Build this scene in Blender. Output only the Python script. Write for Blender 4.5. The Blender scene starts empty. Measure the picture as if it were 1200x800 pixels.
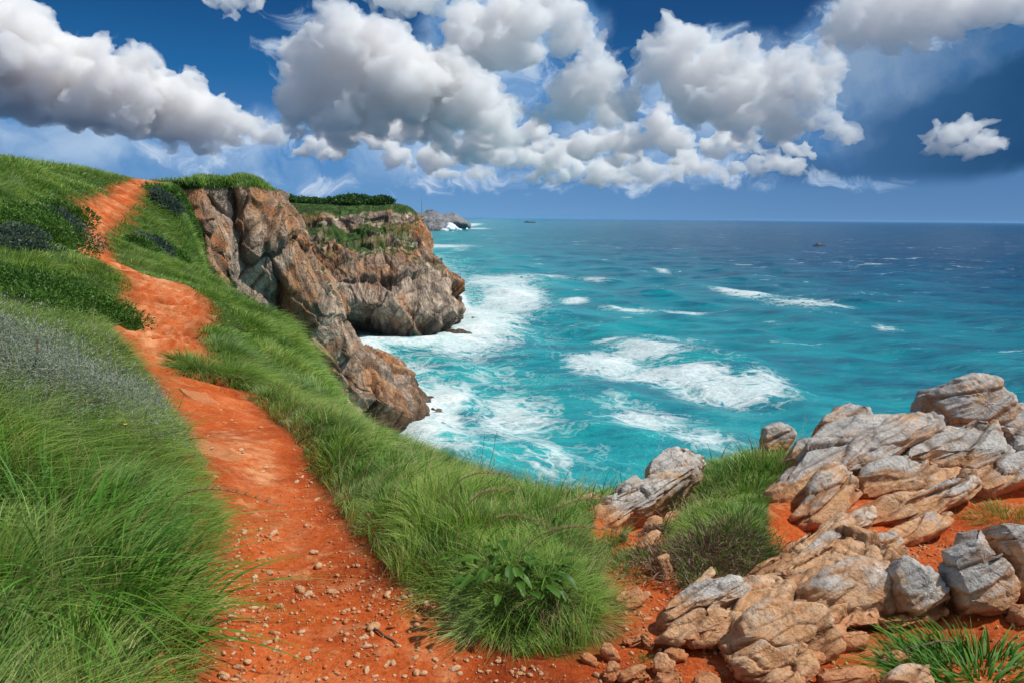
import bpy, math, random
import numpy as np
from mathutils import Vector, Matrix
random.seed(7); RNG = np.random.default_rng(7)
S = bpy.context.scene
COL = S.collection
R = math.radians
SEA = -15.0            # sea level; the eye is at z = 0

# ------------------------------------------------------------------ camera
F = 857.0
PITCH, ROLL = R(9.57), R(0.53)
cam = bpy.data.cameras.new('camera'); camo = bpy.data.objects.new('camera', cam); COL.objects.link(camo)
cam.sensor_width = 36; cam.lens = 36*F/1200; cam.clip_start = 0.05; cam.clip_end = 90000
Mc = Matrix.Rotation(R(90)-PITCH, 3, 'X') @ Matrix.Rotation(ROLL, 3, 'Z')
camo.matrix_world = Mc.to_4x4(); S.camera = camo
MC = np.array(Mc)

def ray(px, py):
    v = np.stack([(np.asarray(px, float)-600)/F, (400-np.asarray(py, float))/F, -np.ones_like(np.asarray(px, float))], -1)
    return v @ MC.T
def at(px, py, Y):
    d = ray(px, py); return d*(np.asarray(Y)/d[..., 1])[..., None]
def at_z(px, py, z):
    d = ray(px, py); return d*(z/d[..., 2])[..., None]

# ------------------------------------------------------------------ noise
def _h(ix, iy, iz, seed):
    h = (ix.astype(np.int64)*374761393 + iy.astype(np.int64)*668265263 + iz.astype(np.int64)*2147483647 + seed*974634777) & 0xffffffff
    h = ((h ^ (h >> 13))*1274126177) & 0xffffffff
    h = ((h ^ (h >> 16))*2246822519) & 0xffffffff
    h = h ^ (h >> 15)
    return (h & 0xffffff)/float(0xffffff)
def vnoise(P, seed=0):
    I = np.floor(P).astype(np.int64); f = P-I; f = f*f*f*(f*(f*6-15)+10)
    out = 0
    for dx in (0, 1):
        for dy in (0, 1):
            for dz in (0, 1):
                w = (f[:, 0] if dx else 1-f[:, 0])*(f[:, 1] if dy else 1-f[:, 1])*(f[:, 2] if dz else 1-f[:, 2])
                out = out + w*_h(I[:, 0]+dx, I[:, 1]+dy, I[:, 2]+dz, seed)
    return out
def fbm(P, oct=4, seed=0, gain=.5):
    a, s, t = 1., 0., 0.
    for k in range(oct):
        s = s + a*(vnoise(P*(2.03**k)+k*17.3, seed+k)-.5)*2; t += a; a *= gain
    return s/t
def p3(x, y, z=0):
    x = np.asarray(x, float); y = np.asarray(y, float)
    return np.stack([x, y, np.zeros_like(x)+z], -1)
def worley(P, seed=0, jit=.9):
    I = np.floor(P).astype(np.int64)
    n = len(P); f1 = np.full(n, 9.); f2 = np.full(n, 9.); cid = np.zeros(n); C = np.zeros((n, 3))
    for dx in (-1, 0, 1):
        for dy in (-1, 0, 1):
            for dz in (-1, 0, 1):
                a, b, c = I[:, 0]+dx, I[:, 1]+dy, I[:, 2]+dz
                q = np.stack([a+.5+jit*(_h(a, b, c, seed)-.5), b+.5+jit*(_h(a, b, c, seed+1)-.5), c+.5+jit*(_h(a, b, c, seed+2)-.5)], -1)
                d = np.sqrt(((q-P)**2).sum(-1))
                m = d < f1
                f2 = np.where(m, f1, np.minimum(f2, d))
                cid = np.where(m, _h(a, b, c, seed+3), cid)
                C[m] = q[m]; f1 = np.where(m, d, f1)
    return f1, f2, cid, C
def sstep(a, b, x):
    t = np.clip((x-a)/(b-a), 0, 1); return t*t*(3-2*t)

# ------------------------------------------------------------------ mesh helpers
def mk(name, V, Fq, mat, parent=None, loc=None, smooth=True, attrs=None, mats=None, midx=None, Ft=None):
    """one mesh object; V in world space, stored relative to loc (or to the parent's location)"""
    V = np.asarray(V, float)
    off = np.zeros(3)
    if parent is not None: off = np.array(parent.location)
    elif loc is not None: off = np.array(loc, float)
    me = bpy.data.meshes.new(name)
    Fq = np.asarray(Fq, np.int32).reshape(-1, 4) if Fq is not None and len(Fq) else np.zeros((0, 4), np.int32)
    Ft = np.asarray(Ft, np.int32).reshape(-1, 3) if Ft is not None and len(Ft) else np.zeros((0, 3), np.int32)
    me.vertices.add(len(V)); me.vertices.foreach_set('co', (V-off).astype(np.float32).ravel())
    nl = Fq.size+Ft.size
    me.loops.add(nl); me.loops.foreach_set('vertex_index', np.concatenate([Fq.ravel(), Ft.ravel()]))
    nq, nt = len(Fq), len(Ft)
    me.polygons.add(nq+nt)
    me.polygons.foreach_set('loop_start', np.concatenate([np.arange(nq)*4, nq*4+np.arange(nt)*3]).astype(np.int32))
    me.update(calc_edges=True)
    if smooth: me.polygons.foreach_set('use_smooth', np.ones(nq+nt, bool))
    for m in (mats or [mat]): me.materials.append(m)
    if midx is not None: me.polygons.foreach_set('material_index', np.asarray(midx, np.int32))
    for k, v in (attrs or {}).items():
        a = me.attributes.new(k, 'FLOAT', 'POINT'); a.data.foreach_set('value', np.asarray(v, np.float32))
    me.validate(); me.update()
    o = bpy.data.objects.new(name, me); COL.objects.link(o)
    if parent is not None: o.parent = parent
    else: o.location = off
    return o
def tag(o, label=None, cat=None, group=None, kind=None):
    if label: o['label'] = label
    if cat: o['category'] = cat
    if group: o['group'] = group
    if kind: o['kind'] = kind
    return o
def empty(name, loc):
    o = bpy.data.objects.new(name, None); COL.objects.link(o); o.location = [float(c) for c in loc]; o.empty_display_size = .2; return o
def gridq(nu, nv, wrapu=False):
    """quads of a grid with index i*nv+j ; i over u"""
    i = np.arange(nu if wrapu else nu-1); j = np.arange(nv-1)
    I, J = np.meshgrid(i, j, indexing='ij'); I2 = (I+1) % nu
    return np.stack([I*nv+J, I2*nv+J, I2*nv+J+1, I*nv+J+1], -1).reshape(-1, 4)
def catmull(P, n, closed=False):
    """resample control points (k,...) to n points"""
    P = np.asarray(P, float); k = len(P)
    t = np.linspace(0, k if closed else k-1, n, endpoint=not closed)
    i = np.floor(t).astype(int)
    if not closed: i = np.minimum(i, k-2)
    f = (t-i).reshape((-1,)+(1,)*(P.ndim-1))
    if closed: g = lambda q: P[q % k]
    else:
        Pe = np.concatenate([(2*P[:1]-P[1:2]), P, (2*P[-1:]-P[-2:-1])]); g = lambda q: Pe[q+1]
    a, b, c, d = g(i-1), g(i), g(i+1), g(i+2)
    return .5*((2*b)+(-a+c)*f+(2*a-5*b+4*c-d)*f**2+(-a+3*b-3*c+d)*f**3)
def tube(pts, rad, n=6):
    pts = np.asarray(pts, float); rad = np.broadcast_to(np.asarray(rad, float), (len(pts),))
    T = np.gradient(pts, axis=0); T /= np.linalg.norm(T, axis=1)[:, None]+1e-9
    up = np.array([.13, .21, .97]); A = np.cross(T, up); A /= np.linalg.norm(A, axis=1)[:, None]+1e-9; B = np.cross(T, A)
    th = np.linspace(0, 2*np.pi, n, endpoint=False)
    V = pts[:, None]+rad[:, None, None]*(A[:, None]*np.cos(th)[None, :, None]+B[:, None]*np.sin(th)[None, :, None])
    k = len(pts); i = np.arange(k-1); j = np.arange(n); I, J = np.meshgrid(i, j, indexing='ij'); J2 = (J+1) % n
    Fq = np.stack([I*n+J, I*n+J2, (I+1)*n+J2, (I+1)*n+J], -1).reshape(-1, 4)
    return V.reshape(-1, 3), Fq
class MB:
    def __init__(s): s.V = []; s.F = []; s.n = 0; s.A = {}
    def add(s, V, Fq, **attrs):
        s.V.append(V); s.F.append(np.asarray(Fq)+s.n); s.n += len(V)
        for k, v in attrs.items(): s.A.setdefault(k, []).append(np.broadcast_to(v, (len(V),)))
    def build(s, name, mat, **kw):
        return mk(name, np.concatenate(s.V), np.concatenate(s.F), mat, attrs={k: np.concatenate(v) for k, v in s.A.items()}, **kw)

# ------------------------------------------------------------------ node helpers
class NT:
    def __init__(s, tree): s.t = tree; s.n = tree.nodes; s.l = tree.links
    def node(s, typ, ins=None, **props):
        nd = s.n.new(typ)
        for k, v in props.items(): setattr(nd, k, v)
        for k, v in (ins or {}).items():
            sock = nd.inputs[k]
            if isinstance(v, bpy.types.NodeSocket): s.l.new(v, sock)
            else: sock.default_value = v
        return nd
    def math(s, op, a, b=0., c=0., clamp=False):
        nd = s.node('ShaderNodeMath', {0: a, 1: b, 2: c}, operation=op, use_clamp=clamp); return nd.outputs[0]
    def vm(s, op, a, b=(0, 0, 0), c=(0, 0, 0), out=0):
        nd = s.node('ShaderNodeVectorMath', {0: a, 1: b, 2: c}, operation=op); return nd.outputs[out]
    def mapr(s, x, a, b, c=0., d=1., smooth=False):
        nd = s.node('ShaderNodeMapRange', {0: x, 1: a, 2: b, 3: c, 4: d}, clamp=True, interpolation_type='SMOOTHSTEP' if smooth else 'LINEAR'); return nd.outputs[0]
    def mix(s, f, a, b, typ='MIX'):
        nd = s.node('ShaderNodeMix', data_type='RGBA', blend_type=typ)
        for k, v in ((0, f), (6, a), (7, b)):
            if isinstance(v, bpy.types.NodeSocket): s.l.new(v, nd.inputs[k])
            else: nd.inputs[k].default_value = v if k == 0 else (tuple(v)+(1,))[:4]
        return nd.outputs[2]
    def noise(s, vec, scale, detail=4, rough=.55, dist=0., out=0, dim='3D'):
        return s.node('ShaderNodeTexNoise', {'Vector': vec, 'Scale': scale, 'Detail': detail, 'Roughness': rough, 'Distortion': dist}, noise_dimensions=dim).outputs[out]
    def attr(s, name): return s.node('ShaderNodeAttribute', attribute_name=name).outputs['Fac']
    def ramp(s, x, stops):
        nd = s.node('ShaderNodeValToRGB', {0: x}); e = nd.color_ramp.elements
        while len(e) < len(stops): e.new(.5)
        for q, (p, c) in zip(e, stops): q.position = p; q.color = tuple(c)+(1,)
        return nd.outputs[0]
def newmat(name):
    m = bpy.data.materials.new(name); m.use_nodes = True; m.node_tree.nodes.clear()
    t = NT(m.node_tree); out = t.node('ShaderNodeOutputMaterial'); return m, t, out
def principled(t, out, color, rough, normal=None, **ins):
    d = {'Base Color': color if isinstance(color, bpy.types.NodeSocket) else tuple(color)+(1,), 'Roughness': rough}
    if normal is not None: d['Normal'] = normal
    d.update(ins); b = t.node('ShaderNodeBsdfPrincipled', d)
    if out is not None: t.l.new(b.outputs[0], out.inputs[0])
    return b
def bump(t, h, strength, dist): return t.node('ShaderNodeBump', {'Height': h, 'Strength': strength, 'Distance': dist}).outputs[0]
def geo(t): g = t.node('ShaderNodeNewGeometry'); return g
def sep(t, v, i): return t.node('ShaderNodeSeparateXYZ', {0: v}).outputs[i]
def ico(sub):
    import bmesh
    bm = bmesh.new(); bmesh.ops.create_icosphere(bm, subdivisions=sub, radius=1.)
    V_ = np.array([v.co[:] for v in bm.verts]); F_ = np.array([[v.index for v in f.verts] for f in bm.faces]); bm.free(); return V_, F_
ICO = {s: ico(s) for s in (1, 2, 3)}

# ------------------------------------------------------------------ sun, sky
SUN_AZ, SUN_EL = R(88), R(54)        # azimuth clockwise from the view direction (+Y)
sd = Vector((math.sin(SUN_AZ)*math.cos(SUN_EL), math.cos(SUN_AZ)*math.cos(SUN_EL), math.sin(SUN_EL)))
sl = bpy.data.lights.new('sun', 'SUN'); so = bpy.data.objects.new('sun', sl); COL.objects.link(so)
sl.energy = 4.4; sl.angle = R(1.5); sl.color = (1, .95, .87)
so.rotation_euler = (-sd).to_track_quat('-Z', 'Y').to_euler()
so.location = (0, 0, 60)

W = bpy.data.worlds.new('World'); S.world = W; W.use_nodes = True; W.node_tree.nodes.clear()
t = NT(W.node_tree)
def srgb(r, g, b):
    f = lambda c: c/12.92 if c <= .04045 else ((c+.055)/1.055)**2.4
    return tuple(f(c/255) for c in (r, g, b))
def azel(px, py):
    d = ray(px, py); d = d/np.linalg.norm(d); return math.atan2(d[0], d[1]), math.asin(d[2])
gen = t.node('ShaderNodeTexCoord').outputs['Generated']
X, Y_, Z_ = sep(t, gen, 0), sep(t, gen, 1), sep(t, gen, 2)
az = t.math('ARCTAN2', X, Y_); el = t.math('ARCSINE', Z_)
uv = t.node('ShaderNodeCombineXYZ', {0: az, 1: el, 2: 0.}).outputs[0]
n1 = t.noise(uv, 5., 3, .55, out=1, dim='2D'); n2 = t.noise(uv, 26., 3, .6, out=1, dim='2D')
w = t.vm('MULTIPLY_ADD', t.vm('SUBTRACT', n1, (.5, .5, .5)), (.10, .08, 0), uv)
w = t.vm('MULTIPLY_ADD', t.vm('SUBTRACT', n2, (.5, .5, .5)), (.016, .014, 0), w)
def blobs(vec, lst, smooth=.25):
    cur = None
    for (px, py, rx, ry) in lst:
        a0, e0 = azel(px, py); a1 = azel(px+rx, py)[0]; a2 = azel(px-rx, py)[0]; e1 = azel(px, py-ry)[1]
        ra, re = (a1-a2)/2, e1-e0
        q = t.vm('MULTIPLY_ADD', vec, (1/ra, 1/re, 0), (-a0/ra, -e0/re, 0))
        d = t.vm('DOT_PRODUCT', q, q, out=1)
        if cur is None: cur = d
        else: cur = t.math('SMOOTH_MIN', cur, d, smooth)
    return t.math('SUBTRACT', 1., cur)
CUM = [
 (5200, 1, [(0, 70, 70, 50), (50, 95, 70, 42), (110, 112, 62, 40), (28, 40, 36, 18), (160, 118, 40, 34), (112, 70, 26, 20), (168, 72, 20, 20)]),
 (5600, 2, [(208, 120, 32, 34), (236, 142, 36, 24), (275, 150, 34, 20), (310, 162, 26, 14), (230, 172, 36, 16), (212, 158, 14, 14)]),
 (4700, 3, [(398, 42, 38, 26), (372, 76, 34, 30), (430, 70, 40, 34), (352, 112, 24, 30), (400, 120, 52, 36), (470, 95, 46, 36), (342, 150, 14, 20), (385, 155, 36, 18)]),
 (4900, 4, [(520, 105, 44, 34), (560, 130, 40, 32), (500, 140, 34, 22), (590, 158, 26, 20), (520, 165, 16, 22), (548, 180, 22, 14)]),
 (4400, 5, [(690, 52, 18, 26), (700, 88, 26, 32), (672, 112, 30, 24), (640, 132, 36, 14), (705, 126, 32, 20), (735, 112, 16, 22)]),
 (4300, 6, [(782, 42, 26, 20), (806, 50, 22, 20), (776, 72, 24, 26), (800, 96, 30, 30), (840, 78, 26, 26), (868, 66, 18, 20), (845, 108, 34, 26), (885, 92, 26, 26), (830, 132, 36, 18), (880, 128, 36, 22)]),
 (4000, 7, [(915, 78, 20, 20), (940, 66, 18, 16), (922, 104, 32, 24), (962, 96, 22, 26), (930, 138, 50, 20), (985, 150, 28, 16), (890, 148, 44, 20), (975, 66, 14, 26), (950, 122, 30, 20)]),
 (3600, 8, [(1000, 36, 26, 26), (1030, 18, 40, 30), (1075, 14, 50, 30), (1130, 6, 60, 26), (1190, 4, 50, 24), (1050, 44, 30, 18)]),
 (7400, 9, [(560, 205, 26, 9), (585, 190, 24, 14), (620, 182, 28, 13), (655, 190, 30, 18), (690, 196, 22, 14), (720, 206, 26, 12), (745, 210, 20, 9), (640, 208, 60, 10), (520, 204, 14, 8)]),
 (7000, 10, [(806, 190, 22, 14), (818, 197, 18, 11), (790, 203, 26, 10), (765, 198, 24, 13), (840, 206, 24, 8)]),
 (7000, 11, [(908, 188, 26, 12), (890, 196, 26, 10), (930, 194, 20, 9), (912, 200, 30, 8)]),
 (5000, 12, [(1114, 160, 22, 13), (1136, 152, 22, 15), (1160, 172, 16, 8), (1150, 168, 20, 13), (1100, 172, 22, 10), (1128, 178, 28, 9), (1090, 158, 8, 6)]),
 (8200, 20, [(380, 175, 34, 14), (420, 160, 40, 18), (455, 180, 30, 12), (500, 186, 40, 14), (470, 150, 36, 18), (560, 172, 40, 18), (610, 158, 34, 18), (640, 176, 40, 16), (690, 170, 40, 18), (740, 168, 30, 16), (730, 188, 34, 14)]),
 (7800, 21, [(790, 166, 40, 16), (830, 172, 44, 14), (880, 174, 40, 12), (860, 196, 24, 8), (940, 178, 30, 10), (770, 150, 34, 18)]),
 (5200, 22, [(560, 48, 44, 30), (600, 30, 46, 28), (640, 18, 44, 24), (610, 62, 36, 20), (530, 74, 30, 18), (660, 44, 28, 20)]),
 (4200, 15, [(255, 4, 28, 12), (300, 4, 22, 11), (270, 16, 12, 6)]),
 (3800, 17, [(480, 6, 34, 18), (520, 10, 24, 14), (445, 0, 20, 10)])]
VEIL = [(560, 20, 90, 70), (640, 40, 90, 60), (560, 90, 110, 60), (500, 170, 160, 60), (660, 120, 130, 70), (830, 120, 150, 70), (150, 190, 190, 70), (30, 130, 120, 70),
        (350, 190, 120, 60), (760, 200, 160, 36), (1040, 60, 120, 70), (1150, 50, 120, 50), (960, 120, 90, 80)]
FRINGE = [(60, 80, 110, 62), (190, 130, 80, 50), (280, 160, 70, 34), (400, 80, 80, 70), (510, 120, 90, 66), (600, 100, 90, 80), (690, 100, 60, 70), (830, 100, 100, 70), (940, 100, 60, 66),
          (600, 200, 180, 34), (820, 196, 130, 30), (1000, 205, 90, 14), (340, 205, 90, 18), (1060, 30, 120, 50), (420, 170, 90, 30), (210, 190, 60, 16)]
SLATE = [(1040, 190, 220, 40), (1010, 100, 110, 60), (1100, 130, 190, 84), (1200, 110, 120, 84), (950, 178, 130, 46), (840, 200, 90, 26), (1200, 170, 160, 42), (640, 30, 78, 36)]
Mv = blobs(w, VEIL, .35); Mf = blobs(w, FRINGE, .3); Ms = blobs(w, SLATE, .3)
fb = t.noise(w, 9., 6, .60, dim='2D'); fb2 = t.noise(t.vm('MULTIPLY', w, (1, 1.6, 1)), 5., 5, .6, dim='2D')
# clear sky: the Sky Texture, deepened towards the zenith side as through a polariser
nish = t.node('ShaderNodeTexSky', sky_type='NISHITA', sun_disc=False, sun_elevation=SUN_EL, sun_rotation=SUN_AZ, altitude=15, air_density=1.1, dust_density=.6, ozone_density=2.)
grad = t.ramp(t.mapr(el, 0, .5), [(0, srgb(110, 160, 212)), (.06, srgb(96, 148, 203)), (.18, srgb(70, 125, 188)), (.34, srgb(18, 98, 160)), (.50, srgb(2, 72, 130)), (1, srgb(2, 52, 106))])
right = t.mapr(az, -.25, .62, smooth=True)
grad = t.mix(t.math('MULTIPLY', right, .62), grad, t.mix(1., grad, (.42, .5, .6), 'MULTIPLY'))
clear = t.mix(.10, grad, t.mix(1., nish.outputs[0], (.05, .07, .09), 'MULTIPLY'))
slcol = t.mix(fb2, srgb(14, 56, 98), srgb(44, 90, 134))
slcol = t.mix(t.mapr(az, .1, .6), srgb(88, 134, 188), slcol)
aS = t.mapr(t.math('ADD', Ms, t.math('MULTIPLY_ADD', fb2, 1.8, -.85)), -.1, .7, smooth=True)
aS = t.math('MULTIPLY', aS, t.mapr(el, .035, .06, smooth=True))
c = t.mix(t.math('MULTIPLY', aS, .95), clear, slcol)
veilcol = t.mix(t.mapr(fb, .35, .68), srgb(88, 142, 198), srgb(182, 206, 232))
aV = t.mapr(t.math('ADD', Mv, t.math('MULTIPLY_ADD', fb2, 1.6, -.8)), -.1, .9, smooth=True)
aV = t.math('MULTIPLY', aV, t.mapr(right, .45, 1, .85, .30))
aV = t.math('MULTIPLY', aV, t.mapr(el, .03, .08, smooth=True))
c = t.mix(aV, c, veilcol)
fw = t.noise(t.vm('MULTIPLY', w, (1, 1.5, 1)), 15., 8, .64, dist=.6, dim='2D')
aF = t.mapr(t.math('ADD', Mf, t.math('MULTIPLY_ADD', fw, 3.6, -1.95)), 0., 1.1, smooth=True)
aF = t.math('MULTIPLY', aF, t.mapr(az, .2, .6, .85, .55))
c = t.mix(aF, c, t.mix(t.mapr(fw, .42, .66), srgb(116, 160, 210), srgb(200, 216, 235)))
# the sky behind the photographer: broken cloud too
back = t.mapr(t.math('ABSOLUTE', az), .85, 1.3, smooth=True)
bc = t.mix(t.mapr(fb2, .42, .6, smooth=True), clear, srgb(205, 215, 228))
c = t.mix(back, c, bc)
c = t.vm('MULTIPLY', c, (10, 10, 10))
bg = t.node('ShaderNodeBackground', {0: c, 1: .1})
t.l.new(bg.outputs[0], t.node('ShaderNodeOutputWorld').inputs[0])
W.cycles.sampling_method = 'MANUAL'; W.cycles.sample_map_resolution = 512

V = S.view_settings; V.view_transform = 'Standard'; V.look = 'None'; V.exposure = 0; V.gamma = 1; V.use_curve_mapping = False
S.render.engine = 'CYCLES'
S.cycles.max_bounces = 5; S.cycles.diffuse_bounces = 2; S.cycles.glossy_bounces = 2; S.cycles.transmission_bounces = 3; S.cycles.transparent_max_bounces = 4
S.cycles.caustics_reflective = False; S.cycles.caustics_refractive = False

# ------------------------------------------------------------------ sea
def sea_pt(px, py): 
    q = at_z(px, py, SEA); return q[0], q[1]
def spaced(a, b, fine0, fine1, h, grow):
    xs = list(np.arange(fine0, fine1, h)); s = h
    x = xs[-1]
    while x < b: s *= grow; x += s; xs.append(x)
    s = h; x = fine0
    while x > a: s *= grow; x -= s; xs.insert(0, x)
    return np.array(xs)
xs = spaced(-60000, 60000, -30, 110, .55, 1.035); ys = spaced(-900, 60000, 36, 230, .5, 1.018)
GX, GY = np.meshgrid(xs, ys, indexing='ij'); gx, gy = GX.ravel(), GY.ravel()
def swell(x, y, fade=True):
    z = 0
    d = np.hypot(x, y)
    rg = np.random.default_rng(3)
    wx = x+3*fbm(p3(x/18, y/18), 2, 5); wy = y+3*fbm(p3(x/18, y/18), 2, 9)
    for L, A, n in ((30, .62, 3), (14, .36, 4), (6.5, .17, 5), (3.3, .075, 5)):
        for k in range(n):
            th = R(rg.normal(205, 30)); ph = rg.uniform(0, 6.28); Lk = L*rg.uniform(.75, 1.3)
            c_ = 2*np.pi/Lk*(math.cos(th)*wx+math.sin(th)*wy)+ph
            z = z+A/np.sqrt(n)*(1-np.abs(np.sin(c_/2))*1.6)*np.clip(1.3-d/(L*28), 0, 1)
    return z
nearm = np.hypot(gx, gy) < 900
zz = np.zeros_like(gx); zz[nearm] = swell(gx[nearm], gy[nearm])
# foam: patches of broken water where the photograph has them (x, y on the sea)
foam = np.zeros_like(gx); shore = np.zeros_like(gx)
FP = [(560, 385, 55, 30, 1.0), (600, 350, 38, 20, 1.05), (540, 400, 50, 18, .9), (585, 330, 50, 10, .75), (520, 470, 40, 26, .95), (515, 500, 22, 26, 1.0), (470, 440, 60, 20, .55), (600, 490, 62, 40, .62), (640, 540, 40, 26, .55), (575, 440, 60, 22, .35),
      (710, 425, 45, 14, .95), (760, 412, 45, 12, .8), (800, 440, 60, 12, .9), (860, 455, 62, 15, .95), (760, 440, 60, 9, .75), (900, 445, 30, 12, .6),
      (760, 490, 60, 16, .6), (820, 512, 44, 16, .65), (730, 470, 40, 12, .4), (780, 400, 50, 6, .4),
      (862, 342, 22, 5, .95), (880, 346, 26, 3, .8), (940, 354, 36, 6, .72), (975, 357, 24, 3, .6), (672, 352, 16, 4, .8), (640, 326, 30, 2.5, .5), (740, 364, 34, 3, .6), (800, 363, 30, 2.5, .6), (715, 396, 22, 3, .6), (1040, 382, 14, 2.5, .6), (905, 377, 10, 2, .4), (700, 327, 24, 2.5, .5), (775, 317, 8, 2.5, .6),
      (545, 265, 16, 3.0, 1.2), (520, 268, 20, 1.5, .9), (520, 289, 40, 2.2, .75), (560, 268, 16, 1.0, .7), (540, 292, 14, 2, .4), (830, 525, 14, 6, .4), (575, 323, 20, 4, .4)]
for (px, py, rx, ry, s) in FP:
    x0, y0 = sea_pt(px, py); xr = abs(sea_pt(px+rx, py)[0]-x0); y1 = sea_pt(px, py-ry)[1]; y2 = sea_pt(px, py+ry)[1]; yr = (y1-y2)/2; yc = (y1+y2)/2
    m = (np.abs(gx-x0*yc/y0) < 2.5*xr+3) & (np.abs(gy-yc) < 2.5*yr)
    # keep the blob centred on the line of its own distance
    q = ((gx[m]-x0*yc/y0)/xr)**2+((gy[m]-yc)/yr)**2
    foam[m] = np.maximum(foam[m], s*np.exp(-.9*q))
# white water round the cliff feet
def seg_d(x, y, P):
    d = np.full(x.shape, 1e9)
    for (a, b) in zip(P[:-1], P[1:]):
        a = np.array(a); b = np.array(b); ab = b-a; tt = np.clip(((x-a[0])*ab[0]+(y-a[1])*ab[1])/(ab@ab), 0, 1)
        d = np.minimum(d, np.hypot(x-a[0]-tt*ab[0], y-a[1]-tt*ab[1]))
    return d
foot = [sea_pt(470, 545), sea_pt(505, 515), sea_pt(503, 480), sea_pt(450, 440), sea_pt(415, 398), sea_pt(480, 406), sea_pt(515, 400), sea_pt(548, 380), sea_pt(525, 330), sea_pt(503, 300)]
m = (gx > -60) & (gx < 60) & (gy > 30) & (gy < 400)
dist = np.full(gx.shape, 1e3); dist[m] = seg_d(gx[m], gy[m], foot)
foam = np.maximum(foam, .95*np.exp(-(dist/2.6)**2)); foam = np.maximum(foam, .42*np.exp(-dist/14.))
coastd = np.abs(gx+12-gy*.02)
shore = np.exp(-np.clip(gx+gy*.12+10, 0, None)/np.where(gy < 400, 85., 85.+(gy-400)*.20))
shore *= sstep(-700, -100, gx)
zz += np.where(foam > .5, (foam-.5)*.5, 0)*nearm
crest = np.zeros_like(gx); crest[nearm] = sstep(.62, 1.15, zz[nearm]+.35*fbm(p3(gx[nearm]/9, gy[nearm]/6), 3, 44))
foam = np.maximum(foam, crest*.55*(.4+foam))
seaV = np.stack([gx, gy, SEA+zz], -1)
mat_sea, t, out = newmat('sea_water')
pos = geo(t).outputs['Position']
fm = t.attr('foam'); sh = t.attr('shore')
dist_ = t.vm('LENGTH', pos, out=1)
base = t.ramp(sh, [(0, (.000, .070, .165)), (.16, (.000, .115, .215)), (.36, (.001, .205, .285)), (.65, (.003, .345, .385)), (1, (.010, .46, .45))])
bign = t.noise(t.vm('MULTIPLY', pos, (.010, .028, 1)), 1., 4, .6)
midn = t.noise(t.vm('MULTIPLY', pos, (.10, .26, .3)), 1., 5, .65)
base = t.mix(t.mapr(bign, .35, .7), base, t.mix(1., base, (.55, .72, .82), 'MULTIPLY'))
base = t.mix(t.mapr(midn, .44, .62), base, t.mix(1., base, (.30, .52, .66), 'MULTIPLY'))
base = t.mix(t.mapr(midn, .42, .30, 0, .5), base, t.mix(1., base, (2., 1.45, 1.3), 'MULTIPLY'))
# lacy foam web
wp = t.vm('MULTIPLY_ADD', t.noise(pos, .16, 3, .6, out=1), (7., 7., 0), pos)
wp = t.vm('MULTIPLY', wp, (1, 1, .2))
def web(scale, det):
    n = t.noise(wp, scale, det, .58); return t.math('SUBTRACT', 1., t.math('MULTIPLY', t.math('ABSOLUTE', t.math('SUBTRACT', n, .5)), 9.), clamp=False)
web1 = web(.30, 5); web2 = web(.85, 4); fine = t.noise(pos, 2.2, 5, .7)
dense = t.noise(wp, .22, 6, .68)
wmax = t.math('MAXIMUM', web1, t.math('MULTIPLY', web2, .8))
f1 = t.math('ADD', t.math('MULTIPLY', fm, 1.6), t.math('MULTIPLY_ADD', dense, 3.4, -2.75))     # solid foam
f2 = t.math('ADD', t.math('MULTIPLY', fm, 1.5), t.math('MULTIPLY_ADD', wmax, .75, -.86))     # webs
ff = t.math('MAXIMUM', t.mapr(f1, .0, .5), t.math('MULTIPLY', t.mapr(f2, .0, .55), .8))
ff = t.math('MULTIPLY', ff, t.mapr(fine, .25, .6, .45, 1.))
# scattered whitecaps out at sea, oriented along the crests
wc = t.noise(t.vm('MULTIPLY', pos, (.10, .34, .1)), 1., 5, .70); wc2 = t.noise(t.vm('MULTIPLY', pos, (.018, .03, .1)), 1., 2, .5)
wcf = t.math('MULTIPLY', t.mapr(t.math('ADD', wc, t.math('MULTIPLY', wc2, .30)), .800, .865), .85)
wcf = t.math('MULTIPLY', wcf, t.mapr(dist_, 60, 110))
ff = t.math('MAXIMUM', ff, wcf)
col = t.mix(t.math('MULTIPLY', fm, .35, clamp=True), base, (.06, .42, .44))
col = t.mix(ff, col, (.86, .92, .93))
h1 = t.noise(t.vm('MULTIPLY', pos, (.55, 1.1, .5)), 1., 6, .62); h2 = t.noise(t.vm('MULTIPLY', pos, (.08, .2, .1)), 1., 5, .6)
hh = t.math('ADD', t.math('MULTIPLY', h1, .32), t.math('MULTIPLY', t.math('MULTIPLY', h2, 2.2), t.mapr(dist_, 90, 500)))
nrm = bump(t, hh, 1., 1.6)
principled(t, out, col, t.mapr(ff, 0, 1, .22, .8), nrm, **{'IOR': 1.33, 'Specular IOR Level': t.mapr(ff, 0, 1, .33, .1)})
tag(mk('sea', seaV, gridq(len(xs), len(ys)), mat_sea, loc=(0, 0, SEA), attrs={'foam': foam, 'shore': shore}), kind='structure')

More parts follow.
